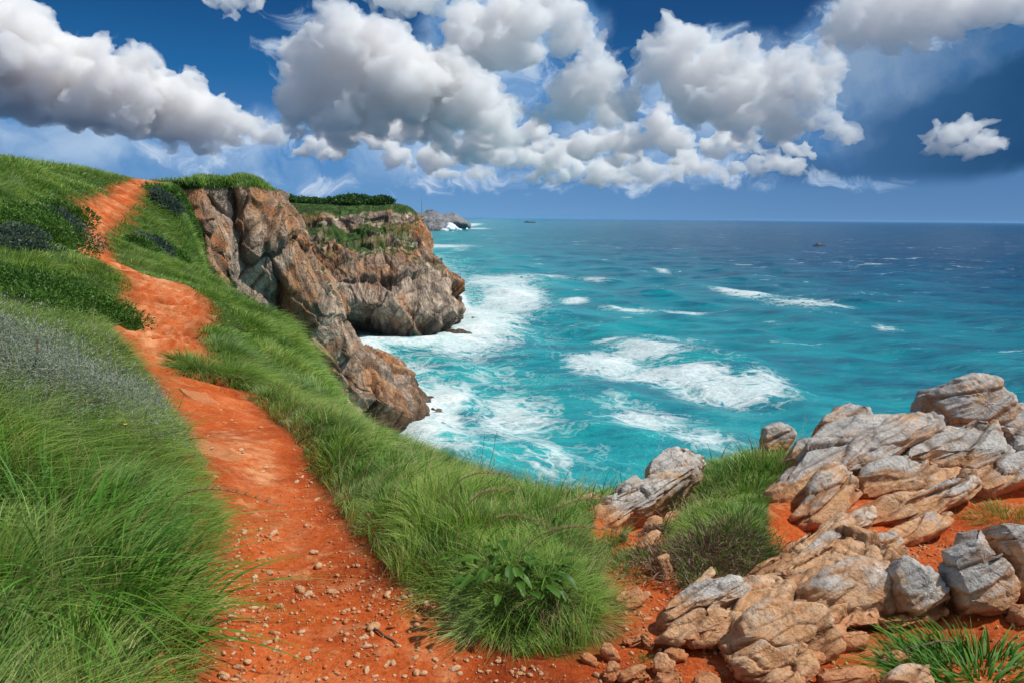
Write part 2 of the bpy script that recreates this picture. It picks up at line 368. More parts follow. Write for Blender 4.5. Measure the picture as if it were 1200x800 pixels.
# ------------------------------------------------------------------ cumulus: real heaps of rounded billows some kilometres out
def cumulus(name, ells, dist, seed, flat=None):
    rg = np.random.default_rng(seed)
    Vs, Fs, n = [], [], 0
    for (px, py, rx, ry) in ells:
        dk = dist*rg.uniform(.97, 1.03)
        c0 = at(px, py, dk); k = dk/F
        er = np.array([rx*k, min(rx, ry)*k, ry*k])*1.12
        nb = int(np.clip(rx*ry/60, 9, 34))
        u = rg.normal(size=(nb, 3)); u /= np.linalg.norm(u, axis=1)[:, None]; u *= rg.uniform(.25, .82, (nb, 1))
        P = c0+u*er; r = np.minimum(er[2], er[0])*rg.uniform(.34, .60, nb)
        lev = [(P, r)]
        for L_, (m_, q) in enumerate(((9, .46), (7, .46), (5, .5))):
            P, r = lev[-1]
            keep = r*q/k > 1.1
            P, r = P[keep], r[keep]
            if not len(P): break
            u = rg.normal(size=(len(P), m_, 3)); u[..., 2] = u[..., 2]*.8+.35; u /= np.linalg.norm(u, axis=2)[..., None]
            rr = r[:, None]*q*rg.uniform(.55, 1.15, (len(P), m_))
            C = P[:, None]+u*(r[:, None, None]*rg.uniform(.8, 1.02, (len(P), m_, 1)))
            lev.append((C.reshape(-1, 3), rr.ravel()))
        for (P, r) in lev:
            for a, b, s in ((9, 1e9, 3), (4, 9, 2), (0, 4, 1)):
                m = (r/k >= a) & (r/k < b)
                if not m.any(): continue
                Vi, Fi = ICO[s]; Pm, rm = P[m], r[m]
                # turn each ball at random so that its facets do not line up
                A = rg.normal(size=(len(Pm), 3, 3)); Q, _ = np.linalg.qr(A)
                VV = np.einsum('ij,njk->nik', Vi, Q)*rm[:, None, None]*np.array([1, 1, .86])+Pm[:, None]
                Vs.append(VV.reshape(-1, 3)); Fs.append((Fi[None]+(np.arange(len(Pm))*len(Vi))[:, None, None]+n).reshape(-1, 3)); n += VV.size//3
    V_ = np.concatenate(Vs); F_ = np.concatenate(Fs)
    k = dist/F
    nz = np.stack([fbm(V_/(16*k), 5, seed+11, .62), fbm(V_/(16*k)+5, 5, seed+12, .62), fbm(V_/(16*k)+9, 5, seed+13, .62)], -1)*np.array([1.5, 1.2, .9])
    V_ = V_+nz*k*15
    o = tag(mk(name, V_, None, mat_cloud, loc=at(ells[0][0], ells[0][1], dist), Ft=F_), kind='structure')
    md = o.modifiers.new('fuse', 'REMESH'); md.mode = 'VOXEL'; md.voxel_size = 1.3*k; md.use_smooth_shade = True
    return o
mat_cloud, t, out = newmat('cloud')
vol = t.node('ShaderNodeVolumeScatter', {'Color': (.87, .95, 1, 1), 'Density': .0145, 'Anisotropy': 0.})
t.l.new(vol.outputs[0], out.inputs[1])
for dist, seed, ells in CUM: cumulus('cloud', ells, dist, seed)
S.cycles.volume_bounces = 11; S.cycles.max_bounces = 11

# ------------------------------------------------------------------ near ground: heights from control points
CP = [  # px, py, distance along +Y
 (420, 800, 2.52), (250, 800, 2.5), (600, 800, 2.58), (380, 700, 3.2), (500, 700, 3.2), (270, 700, 3.2), (345, 600, 4.3), (400, 620, 4.1), (290, 600, 4.3), (280, 500, 6.2), (230, 500, 6.2), (330, 500, 6.3),
 (250, 450, 7.8), (190, 400, 9.6), (240, 400, 9.8), (190, 370, 11), (240, 360, 11.6), (170, 330, 13.5), (100, 290, 17.5), (110, 262, 21), (130, 245, 23.5), (150, 226, 26),
 (100, 700, 2.7), (0, 800, 2.3), (100, 620, 3.2), (0, 600, 3.0), (120, 500, 4.6), (20, 470, 4.2), (60, 430, 6.0), (-80, 420, 5.0), (100, 372, 9.6), (0, 340, 10), (30, 290, 14), (0, 240, 16), (0, 197, 19), (70, 206, 22), (135, 216, 25.5), (-120, 195, 16), (-200, 330, 9),
 (600, 600, 4.6), (560, 640, 3.9), (690, 628, 5.3), (600, 608, 5.8), (500, 556, 7.0), (430, 524, 8.2), (380, 496, 9.2), (340, 425, 11.5), (330, 398, 12.6), (250, 335, 17), (250, 318, 20), (215, 296, 25), (180, 250, 25), (175, 222, 27), (205, 208, 32), (220, 208, 34), (260, 208, 37), (290, 209, 39),
 (750, 700, 3.3), (720, 640, 4.0), (760, 612, 4.7), (640, 640, 4.0), (820, 598, 5.3), (700, 628, 4.8), (870, 566, 5.4), (900, 560, 5.7), (850, 612, 4.6), (900, 625, 4.1), (960, 570, 5.5), (1000, 612, 4.45), (1100, 620, 4.0), (1150, 590, 4.35), (1200, 575, 4.7), (1120, 568, 5.2), (1240, 560, 5.3),
 (1050, 660, 3.6), (1150, 660, 3.5), (1200, 640, 3.7), (900, 700, 3.3), (800, 760, 2.85), (900, 790, 2.6), (1100, 760, 2.8), (1200, 720, 2.9), (1000, 790, 2.6), (1250, 800, 2.5)]
cpt = np.array([at(a, b, c) for a, b, c in CP])
_off = np.array([c[2] > 14 and not (90 < c[0] < 160 and c[1] > 220) for c in CP]); cpt[_off, 2] -= .42
cpt = np.concatenate([cpt, np.array([(-3, -4, -1.75), (0, -4, -1.85), (3.5, -4, -1.8), (-9, -3, -1.0), (7, -3, -1.9), (-14, 6, -.2), (-22, 14, .3), (-26, 28, .5), (-18, 40, .5), (-40, 20, .5), (-34, 48, .3), (-14, 50, .3), (-40, 90, 0), (-60, 60, 0)])])
def _phi(r2): return .5*r2*np.log(r2+1e-9)
_X = cpt[:, :2]; n_ = len(_X)
_K = _phi(((_X[:, None]-_X[None])**2).sum(-1))+np.eye(n_)*.12
_P = np.concatenate([np.ones((n_, 1)), _X], 1)
_A = np.block([[_K, _P], [_P.T, np.zeros((3, 3))]])
_W = np.linalg.solve(_A, np.concatenate([cpt[:, 2], np.zeros(3)]))
def tps(x, y):
    out = np.empty(len(x))
    for i in range(0, len(x), 40000):
        Q = np.stack([x[i:i+40000], y[i:i+40000]], -1)
        K = _phi(((Q[:, None]-_X[None])**2).sum(-1))
        out[i:i+40000] = K @ _W[:n_]+_W[n_]+Q @ _W[n_+1:]
    return out
# the path: centre line and half width, in plan
PATHPX = [(425, 800, 2.5, .62), (385, 740, 2.9, .46), (352, 690, 3.3, .42), (345, 640, 3.8, .36), (322, 590, 4.4, .35), (300, 545, 5.2, .38), (275, 500, 6.2, .45), (240, 460, 7.4, .50), (192, 425, 8.7, .46), (182, 395, 9.9, .52), (200, 372, 11, .54),
          (192, 350, 12.2, .46), (165, 334, 13.5, .42), (128, 314, 15.2, .40), (100, 294, 17.5, .46), (104, 272, 20, .40), (122, 252, 22.7, .36), (146, 233, 25.5, .34), (163, 223, 29, .34)]
pp = [(.05, -4, .6), (-.05, 0, .6)]
for px, py, Y, hw in PATHPX:
    q = at(px, py, Y); pp.append((q[0], q[1], hw))
pp += [(pp[-1][0]-2, pp[-1][1]+6, .6)]
PP = catmull(np.array(pp), 160)
def path_d(x, y):
    """signed distance to the path's edge (negative on the path) and arc position"""
    best = np.full(len(x), 1e9); s = np.zeros(len(x))
    for i in range(len(PP)-1):
        a, b = PP[i, :2], PP[i+1, :2]; ab = b-a; L = ab @ ab
        tt = np.clip(((x-a[0])*ab[0]+(y-a[1])*ab[1])/L, 0, 1)
        d = np.hypot(x-a[0]-tt*ab[0], y-a[1]-tt*ab[1])-(PP[i, 2]+tt*(PP[i+1, 2]-PP[i, 2]))
        m = d < best; best[m] = d[m]; s[m] = i+tt[m]
    return best, s
# the brink: to its right the land falls to the sea
BR = [at(*c)[:2] for c in [(1700, 560, 6.0), (1350, 530, 6.5), (1200, 510, 6.8), (1100, 480, 7.0), (960, 495, 6.5), (900, 500, 6.25), (820, 530, 5.95), (760, 560, 5.75), (690, 580, 5.75), (600, 560, 6.2), (500, 520, 7.4), (430, 490, 8.6), (380, 470, 9.6), (345, 400, 12.2), (334, 378, 13.6), (262, 308, 21), (222, 288, 26), (205, 250, 30), (203, 214, 33.5), (215, 208, 37), (190, 208, 45), (150, 210, 60)]]
BR = [(30., -8.), (12., 1.)]+[tuple(b) for b in BR]+[(-40., 90.), (-45., 110.)]
poly = np.array(BR+[(-300., 110.), (-300., -60.), (30., -60.)])
def inside(x, y, P):
    r = np.zeros(len(x), bool); j = len(P)-1
    for i in range(len(P)):
        xi, yi = P[i]; xj, yj = P[j]
        r ^= ((yi > y) != (yj > y)) & (x < (xj-xi)*(y-yi)/(yj-yi+1e-12)+xi); j = i
    return r
def brink(x, y):
    d = seg_d(x, y, BR); return np.where(inside(x, y, poly), -d, d)
# bare red ground on the right
SOILPX = [(440, 840), (530, 775), (590, 758), (650, 752), (698, 728), (718, 700), (715, 660), (700, 640), (720, 612), (748, 590), (775, 585), (788, 630), (815, 655), (900, 640), (960, 600), (1040, 605), (1100, 580), (1200, 560), (1500, 560), (1500, 900), (560, 900)]
def ground_z(x, y, fine=True):
    x = np.asarray(x, float); y = np.asarray(y, float)
    z = tps(x, y); d, s = path_d(x, y); so_ = soil_d(x, y)
    far = sstep(6, 14, y)
    # banks
    bank = .16*sstep(.0, .28, d)*sstep(.0, .30, so_)*(1-.45*far)
    z = z+bank-.05*sstep(.15, -.25, d)
    z = z+.05*fbm(p3(x*1.3, y*1.3), 3, 31)*sstep(0, .3, d)*(1+2*far)
    # trodden ledges on the steep parts of the path
    st = fbm(p3(x*.8, y*3.0+.6*fbm(p3(x*1.2, y*.8), 2, 8)), 3, 77)
    z = z+.11*st*sstep(.3, -.1, d)*sstep(7.5, 9.5, y)
    lg = np.clip(1-np.abs(fbm(p3(x*1.1, y*2.6), 3, 41))*5, 0, 1); z = z+.05*lg*sstep(.3, -.1, d)*sstep(7.5, 9.5, y)
    tr = s*.62+.50*fbm(p3(x*.6, y*.9), 3, 19); fr = tr-np.floor(tr)
    z = z+.20*(sstep(.0, .14, fr)-fr)*sstep(.3, -.1, d)*sstep(7.2, 9.0, y)
    if fine:
        near = sstep(11, 5, y); bare = np.maximum(sstep(.15, -.1, d), sstep(.15, -.1, so_))
        z = z+near*bare*(.022*fbm(p3(x*5, y*5), 4, 51)+.007*fbm(p3(x*24, y*24), 3, 52)+.010*np.abs(fbm(p3(x*11, y*11), 2, 53)))
    b = brink(x, y); e = np.maximum(b, 0)
    rough = 1+.25*fbm(p3(x*.5, y*.5), 3, 61)
    z = z-(1.75+2.6*sstep(14, 20, y))*rough*(np.sqrt(e*e+.2)-.447)
    return np.maximum(z, SEA-2.5)
soil_poly = None
def soil_d(x, y):
    if soil_poly is None: return np.full(len(x), 9.)
    P = np.concatenate([soil_poly, soil_poly[:1]]); d = seg_d(x, y, [tuple(p) for p in P])
    return np.where(inside(x, y, soil_poly), -d, d)
def hit(px, py, Y0=1.2, Y1=60, fine=True):
    """where the sight line through a photo pixel meets the ground"""
    Ys = np.geomspace(Y0, Y1, 360); d = ray(px, py); P = d[None]*(Ys/d[1])[:, None]
    g = ground_z(P[:, 0], P[:, 1], False); k = np.nonzero(P[:, 2] < g)[0]
    if not len(k): return None
    k = k[0]
    if k == 0: return P[0]
    a = (P[k-1, 2]-g[k-1]); b = (g[k]-P[k, 2]); Y = Ys[k-1]+(Ys[k]-Ys[k-1])*a/(a+b)
    q = d*(Y/d[1]); q[2] = ground_z(q[:1], q[1:2], fine)[0]; return q
BRPX = [(775, 590), (905, 580), (905, 690), (775, 690)]
EXPX = [BRPX, [(690, 640), (700, 602), (765, 560), (838, 535), (835, 560), (800, 590), (745, 625)], [(900, 640), (900, 590), (950, 530), (1010, 505), (1080, 500), (1300, 480), (1300, 590), (1130, 600), (1000, 640)]]
_sp = []
for p in SOILPX:
    q = hit(*p)
    if q is None: q = at(p[0], p[1], 5.)
    _sp.append(q[:2])
soil_poly = np.array(_sp)
EXCL = []
for P_ in EXPX:
    E_ = []
    for p in P_:
        q = hit(*p); q = at(p[0], p[1], 5.6) if q is None or q[1] > 7 else q; E_.append(q[:2])
    EXCL.append(np.array(E_))
tx = spaced(-70, 26, -3.6, 4.2, .028, 1.035); ty = spaced(-9, 110, 1.9, 7.0, .028, 1.018)
TX, TY = np.meshgrid(tx, ty, indexing='ij'); tx_, ty_ = TX.ravel(), TY.ravel()
tz_ = ground_z(tx_, ty_)
pd_, ps_ = path_d(tx_, ty_); sd_ = soil_d(tx_, ty_); bd_ = brink(tx_, ty_)
bare_ = np.maximum(sstep(.10, -.06, pd_+.05*fbm(p3(tx_*5, ty_*5), 3, 3)), sstep(.16, -.1, sd_+.12*fbm(p3(tx_*3, ty_*3), 3, 4)))
for E_ in EXCL[1:]: bare_ = np.where(inside(tx_, ty_, E_) & (tx_ > -1), 1., bare_)
bare_ = np.where((pd_ < .14) & (pd_ > 0), np.maximum(bare_, .75), bare_)
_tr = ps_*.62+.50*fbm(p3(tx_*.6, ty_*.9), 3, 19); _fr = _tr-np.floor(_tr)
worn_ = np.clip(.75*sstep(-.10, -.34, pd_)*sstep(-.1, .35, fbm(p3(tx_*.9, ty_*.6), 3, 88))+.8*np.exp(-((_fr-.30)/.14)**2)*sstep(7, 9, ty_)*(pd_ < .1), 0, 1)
dark_shade_ = sstep(-.22, .0, pd_)*(pd_ < .3)+.5*sstep(.1, .4, fbm(p3(tx_*1.1, ty_*1.1), 3, 90))  # darker towards the path edges and in scattered patches
dark_shade_ = np.clip(dark_shade_+.9*np.exp(-((_fr-.97)/.07)**2)*sstep(7, 9, ty_)*(pd_ < .1), 0, 1)  # adds the shade under each path step, painted as a dark line
mat_g, t, out = newmat('red_earth')
pos = geo(t).outputs['Position']; bare = t.attr('bare'); steep = sep(t, geo(t).outputs['Normal'], 2)
na = t.noise(pos, 1.3, 6, .62); nb = t.noise(pos, 7., 6, .68); nc = t.noise(pos, 42., 4, .7); nd = t.noise(t.vm('MULTIPLY', pos, (2.2, 5, 3)), 1., 5, .6)
soil = t.ramp(na, [(.30, (.27, .050, .011)), (.46, (.45, .085, .016)), (.58, (.55, .120, .028)), (.72, (.66, .27, .11))])
soil = t.mix(t.mapr(nb, .54, .74), soil, (.62, .26, .11))
soil = t.mix(t.mapr(nc, .52, .70), soil, t.mix(1., soil, (.50, .40, .36), 'MULTIPLY'))
soil = t.mix(t.mapr(nc, .42, .30), soil, t.mix(.35, soil, (.72, .40, .20)))
soil = t.mix(t.mapr(nd, .58, .75, 0, .6), soil, (.70, .34, .16))
soil = t.mix(t.math('MULTIPLY', t.attr('worn'), t.mapr(nb, .36, .60)), soil, (.72, .36, .17))
soil = t.mix(t.math('MULTIPLY', t.attr('dark_shade'), .55), soil, t.mix(1., soil, (.55, .42, .40), 'MULTIPLY'))  # darker edges and patches, plus shade painted under the steps
turf = t.ramp(nb, [(.3, (.022, .045, .008)), (.6, (.055, .10, .018)), (.8, (.11, .12, .035))])
turf = t.mix(t.mapr(na, .55, .7, 0, .55), turf, (.13, .075, .03))
scree = t.ramp(nb, [(.3, (.10, .07, .045)), (.7, (.28, .20, .14))])
low = t.mapr(t.attr('fall'), 1.2, 3.5)
cg = t.mix(low, turf, scree)
col = t.mix(bare, cg, soil)
hgt = t.math('ADD', t.math('MULTIPLY', nc, .012), t.math('MULTIPLY', nb, .03))
hgt = t.math('ADD', hgt, t.math('MULTIPLY', t.noise(pos, 140., 3, .7), .0035))
principled(t, out, col, .95, bump(t, hgt, .8, 1.), **{'Specular IOR Level': .15})
GROUND = tag(mk('ground', np.stack([tx_, ty_, tz_], -1), gridq(len(tx), len(ty)), mat_g, loc=(0, 0, -1.8), attrs={'worn': worn_, 'dark_shade': dark_shade_, 'bare': bare_, 'fall': np.maximum(bd_, 0)}), kind='structure')
def zg(x, y):
    """ground height at points, off the same mesh grid"""
    x = np.atleast_1d(x); y = np.atleast_1d(y)
    i = np.clip(np.searchsorted(tx, x)-1, 0, len(tx)-2); j = np.clip(np.searchsorted(ty, y)-1, 0, len(ty)-2)
    fx = np.clip((x-tx[i])/(tx[i+1]-tx[i]), 0, 1); fy = np.clip((y-ty[j])/(ty[j+1]-ty[j]), 0, 1); Z = tz_.reshape(len(tx), len(ty))
    return (Z[i, j]*(1-fx)+Z[i+1, j]*fx)*(1-fy)+(Z[i, j+1]*(1-fx)+Z[i+1, j+1]*fx)*fy

# ------------------------------------------------------------------ cliffs
def rockify(V, Nn, size, amp, seed, stretch=(1, 1, 1), rot=None, crack=.5, rough=.3, f2s=.36):
    """break a surface into jointed blocks: every block stands a little in or out, its face tilted, with a groove between"""
    Q = V/size
    if rot is not None: Q = Q @ rot
    Q = Q/np.array(stretch)
    Q = Q+.22*np.stack([fbm(Q*1.3, 3, seed+91), fbm(Q*1.3+7, 3, seed+92), fbm(Q*1.3+13, 3, seed+93)], -1)
    f1, f2, cid, C = worley(Q, seed)
    tilt = ((Q-C)*np.stack([np.sin(cid*71), np.sin(cid*113), np.sin(cid*151)], -1)).sum(-1)
    d1 = (cid-.5)*1.3+tilt*.9
    g = 1-sstep(0, .10, f2-f1)
    g1, g2, cid2, C2 = worley(Q*2.7+3, seed+20)
    tilt2 = ((Q*2.7+3-C2)*np.stack([np.sin(cid2*61), np.sin(cid2*83), np.sin(cid2*101)], -1)).sum(-1)
    gg = 1-sstep(0, .12, g2-g1)
    d = d1-crack*g+f2s*((cid2-.5)*1.2+tilt2*.9-crack*.8*gg)+rough*fbm(Q*3.5, 5, seed+40, .58)
    return V+Nn*(amp*d)[:, None], np.clip(np.maximum(g, gg*.7), 0, 1), cid
def beds(V, axis, step, seed, warp=.5):
    """saw-toothed ledges of bedded rock: 0..1 profile along the bedding axis"""
    a = np.array(axis, float); a /= np.linalg.norm(a)
    s_ = V @ a/step+warp*fbm(V/(step*4), 3, seed)*2
    k = np.floor(s_); f = s_-k; hgt = _h(k.astype(np.int64), k.astype(np.int64)*3, k.astype(np.int64)*7, seed)
    return hgt*(1-sstep(.86, 1., f))+_h((k+1).astype(np.int64), (k+1).astype(np.int64)*3, (k+1).astype(np.int64)*7, seed)*sstep(.86, 1., f)-.5+.35*(f-.5)*(1-sstep(.86, 1, f)), np.exp(-((f-.93)/.05)**2)
def normals(V, Fq):
    n = np.zeros_like(V); a = np.cross(V[Fq[:, 2]]-V[Fq[:, 0]], V[Fq[:, 3]]-V[Fq[:, 1]])
    for k in range(4): np.add.at(n, Fq[:, k], a)
    return n/(np.linalg.norm(n, axis=1)[:, None]+1e-12)
def rot3(ax, ay, az_):
    return np.array(Matrix.Rotation(R(ax), 3, 'X') @ Matrix.Rotation(R(ay), 3, 'Y') @ Matrix.Rotation(R(az_), 3, 'Z'))
def cliff(name, net, nu, nv, wraps, size, amp, seed, mat, stretch, rot, crack=.5, rough=.3, turf=1., axis=(1, 0, .6), step=1., bamp=.3):
    rows = []
    for r in net:
        pts = [at_z(p[0], p[1], SEA-.6) if p[2] is None else at(*p) for p in r]
        last, first = pts[-1], pts[0]
        for (dx, dy) in wraps: pts.append(last+np.array([dx, dy, 0]))
        pts.insert(0, first+np.array([-abs(wraps[-1][0])*.6, 6, 0]))
        rows.append(catmull(np.array(pts), 60))
    rows = [rows[0]+np.array([-5, 22, -1.6]), rows[0]+np.array([-1.2, 5, -.25])]+rows+[rows[-1]+np.array([0, 0, -4])]
    N = np.array(rows)                                   # v, u, 3
    N = catmull(N, nv); N = np.swapaxes(catmull(np.swapaxes(N, 0, 1), nu), 0, 1)
    V_ = N.reshape(-1, 3); Fq = gridq(nv, nu)
    Nn = normals(V_, Fq)
    ctr = V_.mean(0)
    if ((Nn*(-V_)).sum(1)).mean() < 0: Nn = -Nn; Fq = Fq[:, ::-1]
    k0 = sstep(2.2, 3.6, np.repeat(np.linspace(0, len(rows)-1, nv), nu))   # keep the plateau smooth
    V2, ck, cid = rockify(V_, Nn, size, 1., seed, stretch, rot, crack, rough)
    disp = ((V2-V_)*Nn).sum(1)*amp*(.12+.88*k0)
    bd, bk = beds(V_, axis, step, seed+5); bd2, bk2 = beds(V_, axis, step*.31, seed+6)
    disp = disp+(bd+.35*bd2)*bamp*k0; ck = np.maximum(ck, np.maximum(bk*.8, bk2*.4))
    V3 = V_+Nn*disp[:, None]
    return tag(mk(name, V3, Fq, mat, loc=tuple(V3.mean(0)), attrs={'crack': ck*k0, 'cid': cid, 'flat': (1-k0)*turf, 'ledge': np.clip(np.abs(Nn[:, 2]), 0, 1)*turf}), kind='structure'), V3, Fq
def cliffmat(name, tone, oc, gsc=1., turf=1.):
    m, t, out = newmat(name)
    g = geo(t); pos = g.outputs['Position']; nz = sep(t, g.outputs['Normal'], 2); ck = t.attr('crack'); cid = t.attr('cid'); z = sep(t, pos, 2)
    wp = t.vm('MULTIPLY_ADD', t.noise(pos, .25*gsc, 3, .6, out=1), (2.5, 2.5, 2.5), pos)
    a = t.noise(wp, .22*gsc, 5, .6); b = t.noise(wp, .9*gsc, 6, .68); c = t.noise(pos, 5.*gsc, 5, .72)
    st = t.noise(t.vm('MULTIPLY', wp, (.9*gsc, .9*gsc, .14*gsc)), 1., 5, .65)
    base = t.ramp(b, [(.28, tuple(v*.42 for v in tone)), (.45, tone), (.60, tuple(min(1, v*1.35) for v in tone)), (.75, tuple(min(1, v*1.9) for v in tone))])
    base = t.mix(t.mapr(t.math('ADD', a, t.math('MULTIPLY', cid, .22)), oc[0], oc[0]+.14), base, t.mix(t.mapr(b, .35, .65), (.48, .19, .065), (.56, .33, .19)))
    base = t.mix(t.mapr(st, .56, .72, 0, .75), base, (.20, .20, .20))
    base = t.mix(t.mapr(c, .50, .68, 0, .65), base, t.mix(1., base, (.35, .35, .36), 'MULTIPLY'))
    base = t.mix(t.mapr(c, .42, .30, 0, .5), base, (.50, .44, .38))
    base = t.mix(t.math('MULTIPLY', ck, .62), base, (.045, .035, .028))
    base = t.mix(t.mapr(z, SEA+3.2, SEA+.6, 0, .75), base, (.045, .040, .034))      # wet, weedy tide band
    gr = t.math('MULTIPLY', t.mapr(t.math('ADD', nz, t.math('MULTIPLY_ADD', b, .8, -.4)), .80, .92), t.mapr(z, SEA+7, SEA+10))
    gr = t.math('MAXIMUM', gr, t.mapr(t.math('ADD', t.attr('flat'), t.math('MULTIPLY_ADD', b, .5, -.25)), .4, .6))
    gr = t.math('MAXIMUM', gr, t.math('MULTIPLY', t.mapr(t.math('ADD', t.attr('ledge'), t.math('MULTIPLY_ADD', a, .9, -.45)), .90, 1.02), t.mapr(z, SEA+7, SEA+9)))
    gr = t.math('MULTIPLY', gr, turf)
    grass = t.ramp(t.noise(pos, 1.6*gsc, 6, .7), [(.3, (.018, .045, .010)), (.55, (.055, .115, .022)), (.75, (.13, .15, .045))])
    col = t.mix(gr, base, grass)
    h = t.math('ADD', t.math('MULTIPLY', c, .10), t.math('MULTIPLY', b, .35)); h = t.math('ADD', h, t.math('MULTIPLY', t.noise(pos, 16.*gsc, 4, .7), .03))
    rv = t.node('ShaderNodeMapping', {'Vector': wp, 'Rotation': (0, R(-36), R(15)), 'Scale': (1.5*gsc, .5*gsc, .16*gsc)}).outputs[0]
    sl_ = t.math('ABSOLUTE', t.math('SUBTRACT', t.noise(rv, 1., 6, .62), .5))
    h = t.math('ADD', h, t.math('MULTIPLY', t.math('MINIMUM', sl_, .08), 2.4/max(gsc, .3)))
    col = t.mix(t.mapr(sl_, .016, .0, 0, .45), col, (.06, .045, .035))
    principled(t, out, col, .9, bump(t, h, .9, 1.), **{'Specular IOR Level': .2})
    return m
mat_c1 = cliffmat('ochre_cliff_rock', (.52, .39, .29), (.56,), 1.)
mat_c2 = cliffmat('grey_cliff_rock', (.50, .385, .29), (.60,), .5)
mat_c3 = cliffmat('far_cliff_rock', (.22, .22, .22), (.95,), .06, 0.)
N1 = [[(205, 212, 33), (235, 208, 35), (265, 209, 36), (290, 209, 36.5), (302, 215, 37.5)],
      [(210, 224, 32.8), (238, 222, 34.6), (268, 222, 35.4), (298, 222, 36), (312, 226, 37.8)],
      [(213, 245, 32.5), (240, 245, 34.3), (270, 245, 35.2), (302, 245, 36), (330, 248, 38)],
      [(216, 275, 32.2), (245, 275, 34.1), (280, 278, 35), (315, 278, 36), (350, 276, 38.5)],
      [(218, 310, 32.4), (255, 315, 34), (295, 318, 35.3), (335, 320, 36.6), (370, 318, 39.5)],
      [(250, 350, 34), (290, 355, 35.6), (325, 358, 37), (365, 358, 38), (394, 355, 41)],
      [(290, 400, 36.5), (325, 400, 37.8), (355, 400, 39), (385, 400, 40.5), (408, 395, 43)],
      [(340, 440, 39.5), (370, 445, 40.6), (395, 445, 42), (420, 445, 43.5), (444, 440, 46.5)],
      [(385, 475, 43), (415, 480, 44), (445, 480, 45.5), (472, 475, 47), (494, 466, 50.5)],
      [(420, 518, None), (450, 520, None), (475, 520, None), (495, 515, None), (508, 494, None)]]
_, C1V, _ = cliff('cliff', N1, 340, 430, [(-1.5, 5), (-6, 14), (-22, 22)], 3.8, .55, 5, mat_c1, (1, 1.4, 1.9), rot3(10, 24, 15), .4, .35, axis=(.86, -.1, .36), step=1.7, bamp=.55)
N2 = [[(290, 236, 111), (350, 237, 111), (400, 238, 111), (440, 238, 111), (470, 240, 112), (482, 244, 116)],
      [(300, 246, 106), (355, 250, 105), (410, 252, 105), (450, 250, 107), (480, 250, 109), (493, 256, 114)],
      [(320, 272, 101), (370, 268, 101), (420, 265, 103), (460, 262, 105), (488, 268, 107), (501, 278, 112)],
      [(325, 296, 96), (370, 288, 95), (420, 286, 95), (460, 286, 96), (492, 290, 99), (504, 300, 107)],
      [(335, 330, 92), (380, 328, 90), (430, 328, 90), (475, 328, 91), (512, 330, 94), (529, 331, 102)],
      [(345, 365, 90), (390, 362, 88), (435, 362, 87), (480, 365, 88), (525, 365, 92), (545, 358, 100)],
      [(360, 392, None), (400, 390, None), (435, 396, None), (470, 404, None), (515, 398, None), (549, 379, None)]]
_, C2V, _ = cliff('cliff', N2, 380, 380, [(-2, 9), (-8, 30), (-50, 50)], 5.5, .85, 15, mat_c2, (.7, 1.0, 3.6), rot3(0, 34, 20), .3, .35, axis=(.80, .1, .58), step=3.1, bamp=1.25)
N3 = [[(440, 256, 1050), (492, 250, 1000), (502, 247, 980), (510, 248, 960), (518, 252, 940), (524, 250.5, 940), (533, 251, 940), (540, 255, 950), (546, 259.5, 960)],
      [(440, 262, 1000), (490, 260, 900), (502, 259, 900), (510, 259, 900), (518, 262, 880), (525, 261, 890), (534, 261, 900), (541, 263, 900), (547, 263.5, 910)],
      [(440, 271, None), (490, 271, None), (502, 271.5, None), (510, 271.5, None), (520, 270.5, None), (526, 269.5, None), (535, 268.5, None), (541, 268, None), (548, 267, None)]]
cliff('headland', N3, 260, 120, [(-30, 60), (-200, 260)], 40, 5., 25, mat_c3, (1, 1, 1.6), rot3(0, 20, 20), .3, .6, turf=0., axis=(.8, 0, .5), step=16, bamp=5)

# ------------------------------------------------------------------ rocks
mat_rock, t, out = newmat('weathered_limestone')
g = geo(t); pos = g.outputs['Position']; nz = sep(t, g.outputs['Normal'], 2); ck = t.attr('crack'); wz = t.attr('soil'); tint = t.attr('tint')
wp = t.vm('MULTIPLY_ADD', t.noise(pos, 2.2, 3, .6, out=1), (.3, .3, .3), pos)
a = t.noise(wp, 2.6, 6, .62); b = t.noise(wp, 9., 6, .68); c = t.noise(pos, 46., 5, .72); d_ = t.noise(pos, 150., 3, .7)
grey = t.ramp(b, [(.28, (.22, .215, .21)), (.44, (.43, .415, .39)), (.58, (.58, .555, .515)), (.76, (.74, .70, .64))])
ochre = t.ramp(b, [(.28, (.36, .155, .06)), (.44, (.60, .33, .165)), (.60, (.70, .46, .28)), (.78, (.78, .62, .44))])
f = t.math('ADD', t.math('MULTIPLY', nz, .30), t.math('ADD', t.math('MULTIPLY_ADD', a, 1.5, -.75), tint))
f = t.math('SUBTRACT', f, t.math('MULTIPLY', wz, .9))
col = t.mix(t.mapr(f, .03, .30), ochre, grey)
speck = t.mapr(t.math('ADD', c, t.math('MULTIPLY_ADD', b, .5, -.25)), .56, .66, 0, .6)
col = t.mix(t.math('MULTIPLY', speck, t.mapr(nz, -.1, .5)), col, (.075, .075, .078))
col = t.mix(t.mapr(c, .42, .32, 0, .55), col, (.74, .70, .64))
col = t.mix(t.mapr(d_, .56, .68, 0, .45), col, t.mix(1., col, (.4, .38, .36), 'MULTIPLY'))
gold = t.mapr(t.noise(wp, 5., 5, .6), .60, .68, 0, .55); col = t.mix(gold, col, (.58, .33, .12))
col = t.mix(t.math('MULTIPLY', ck, .55), col, (.16, .075, .035))
col = t.mix(t.mapr(t.math('ADD', wz, t.math('MULTIPLY_ADD', b, .8, -.4)), .45, .95, 0, .85), col, (.50, .16, .05))
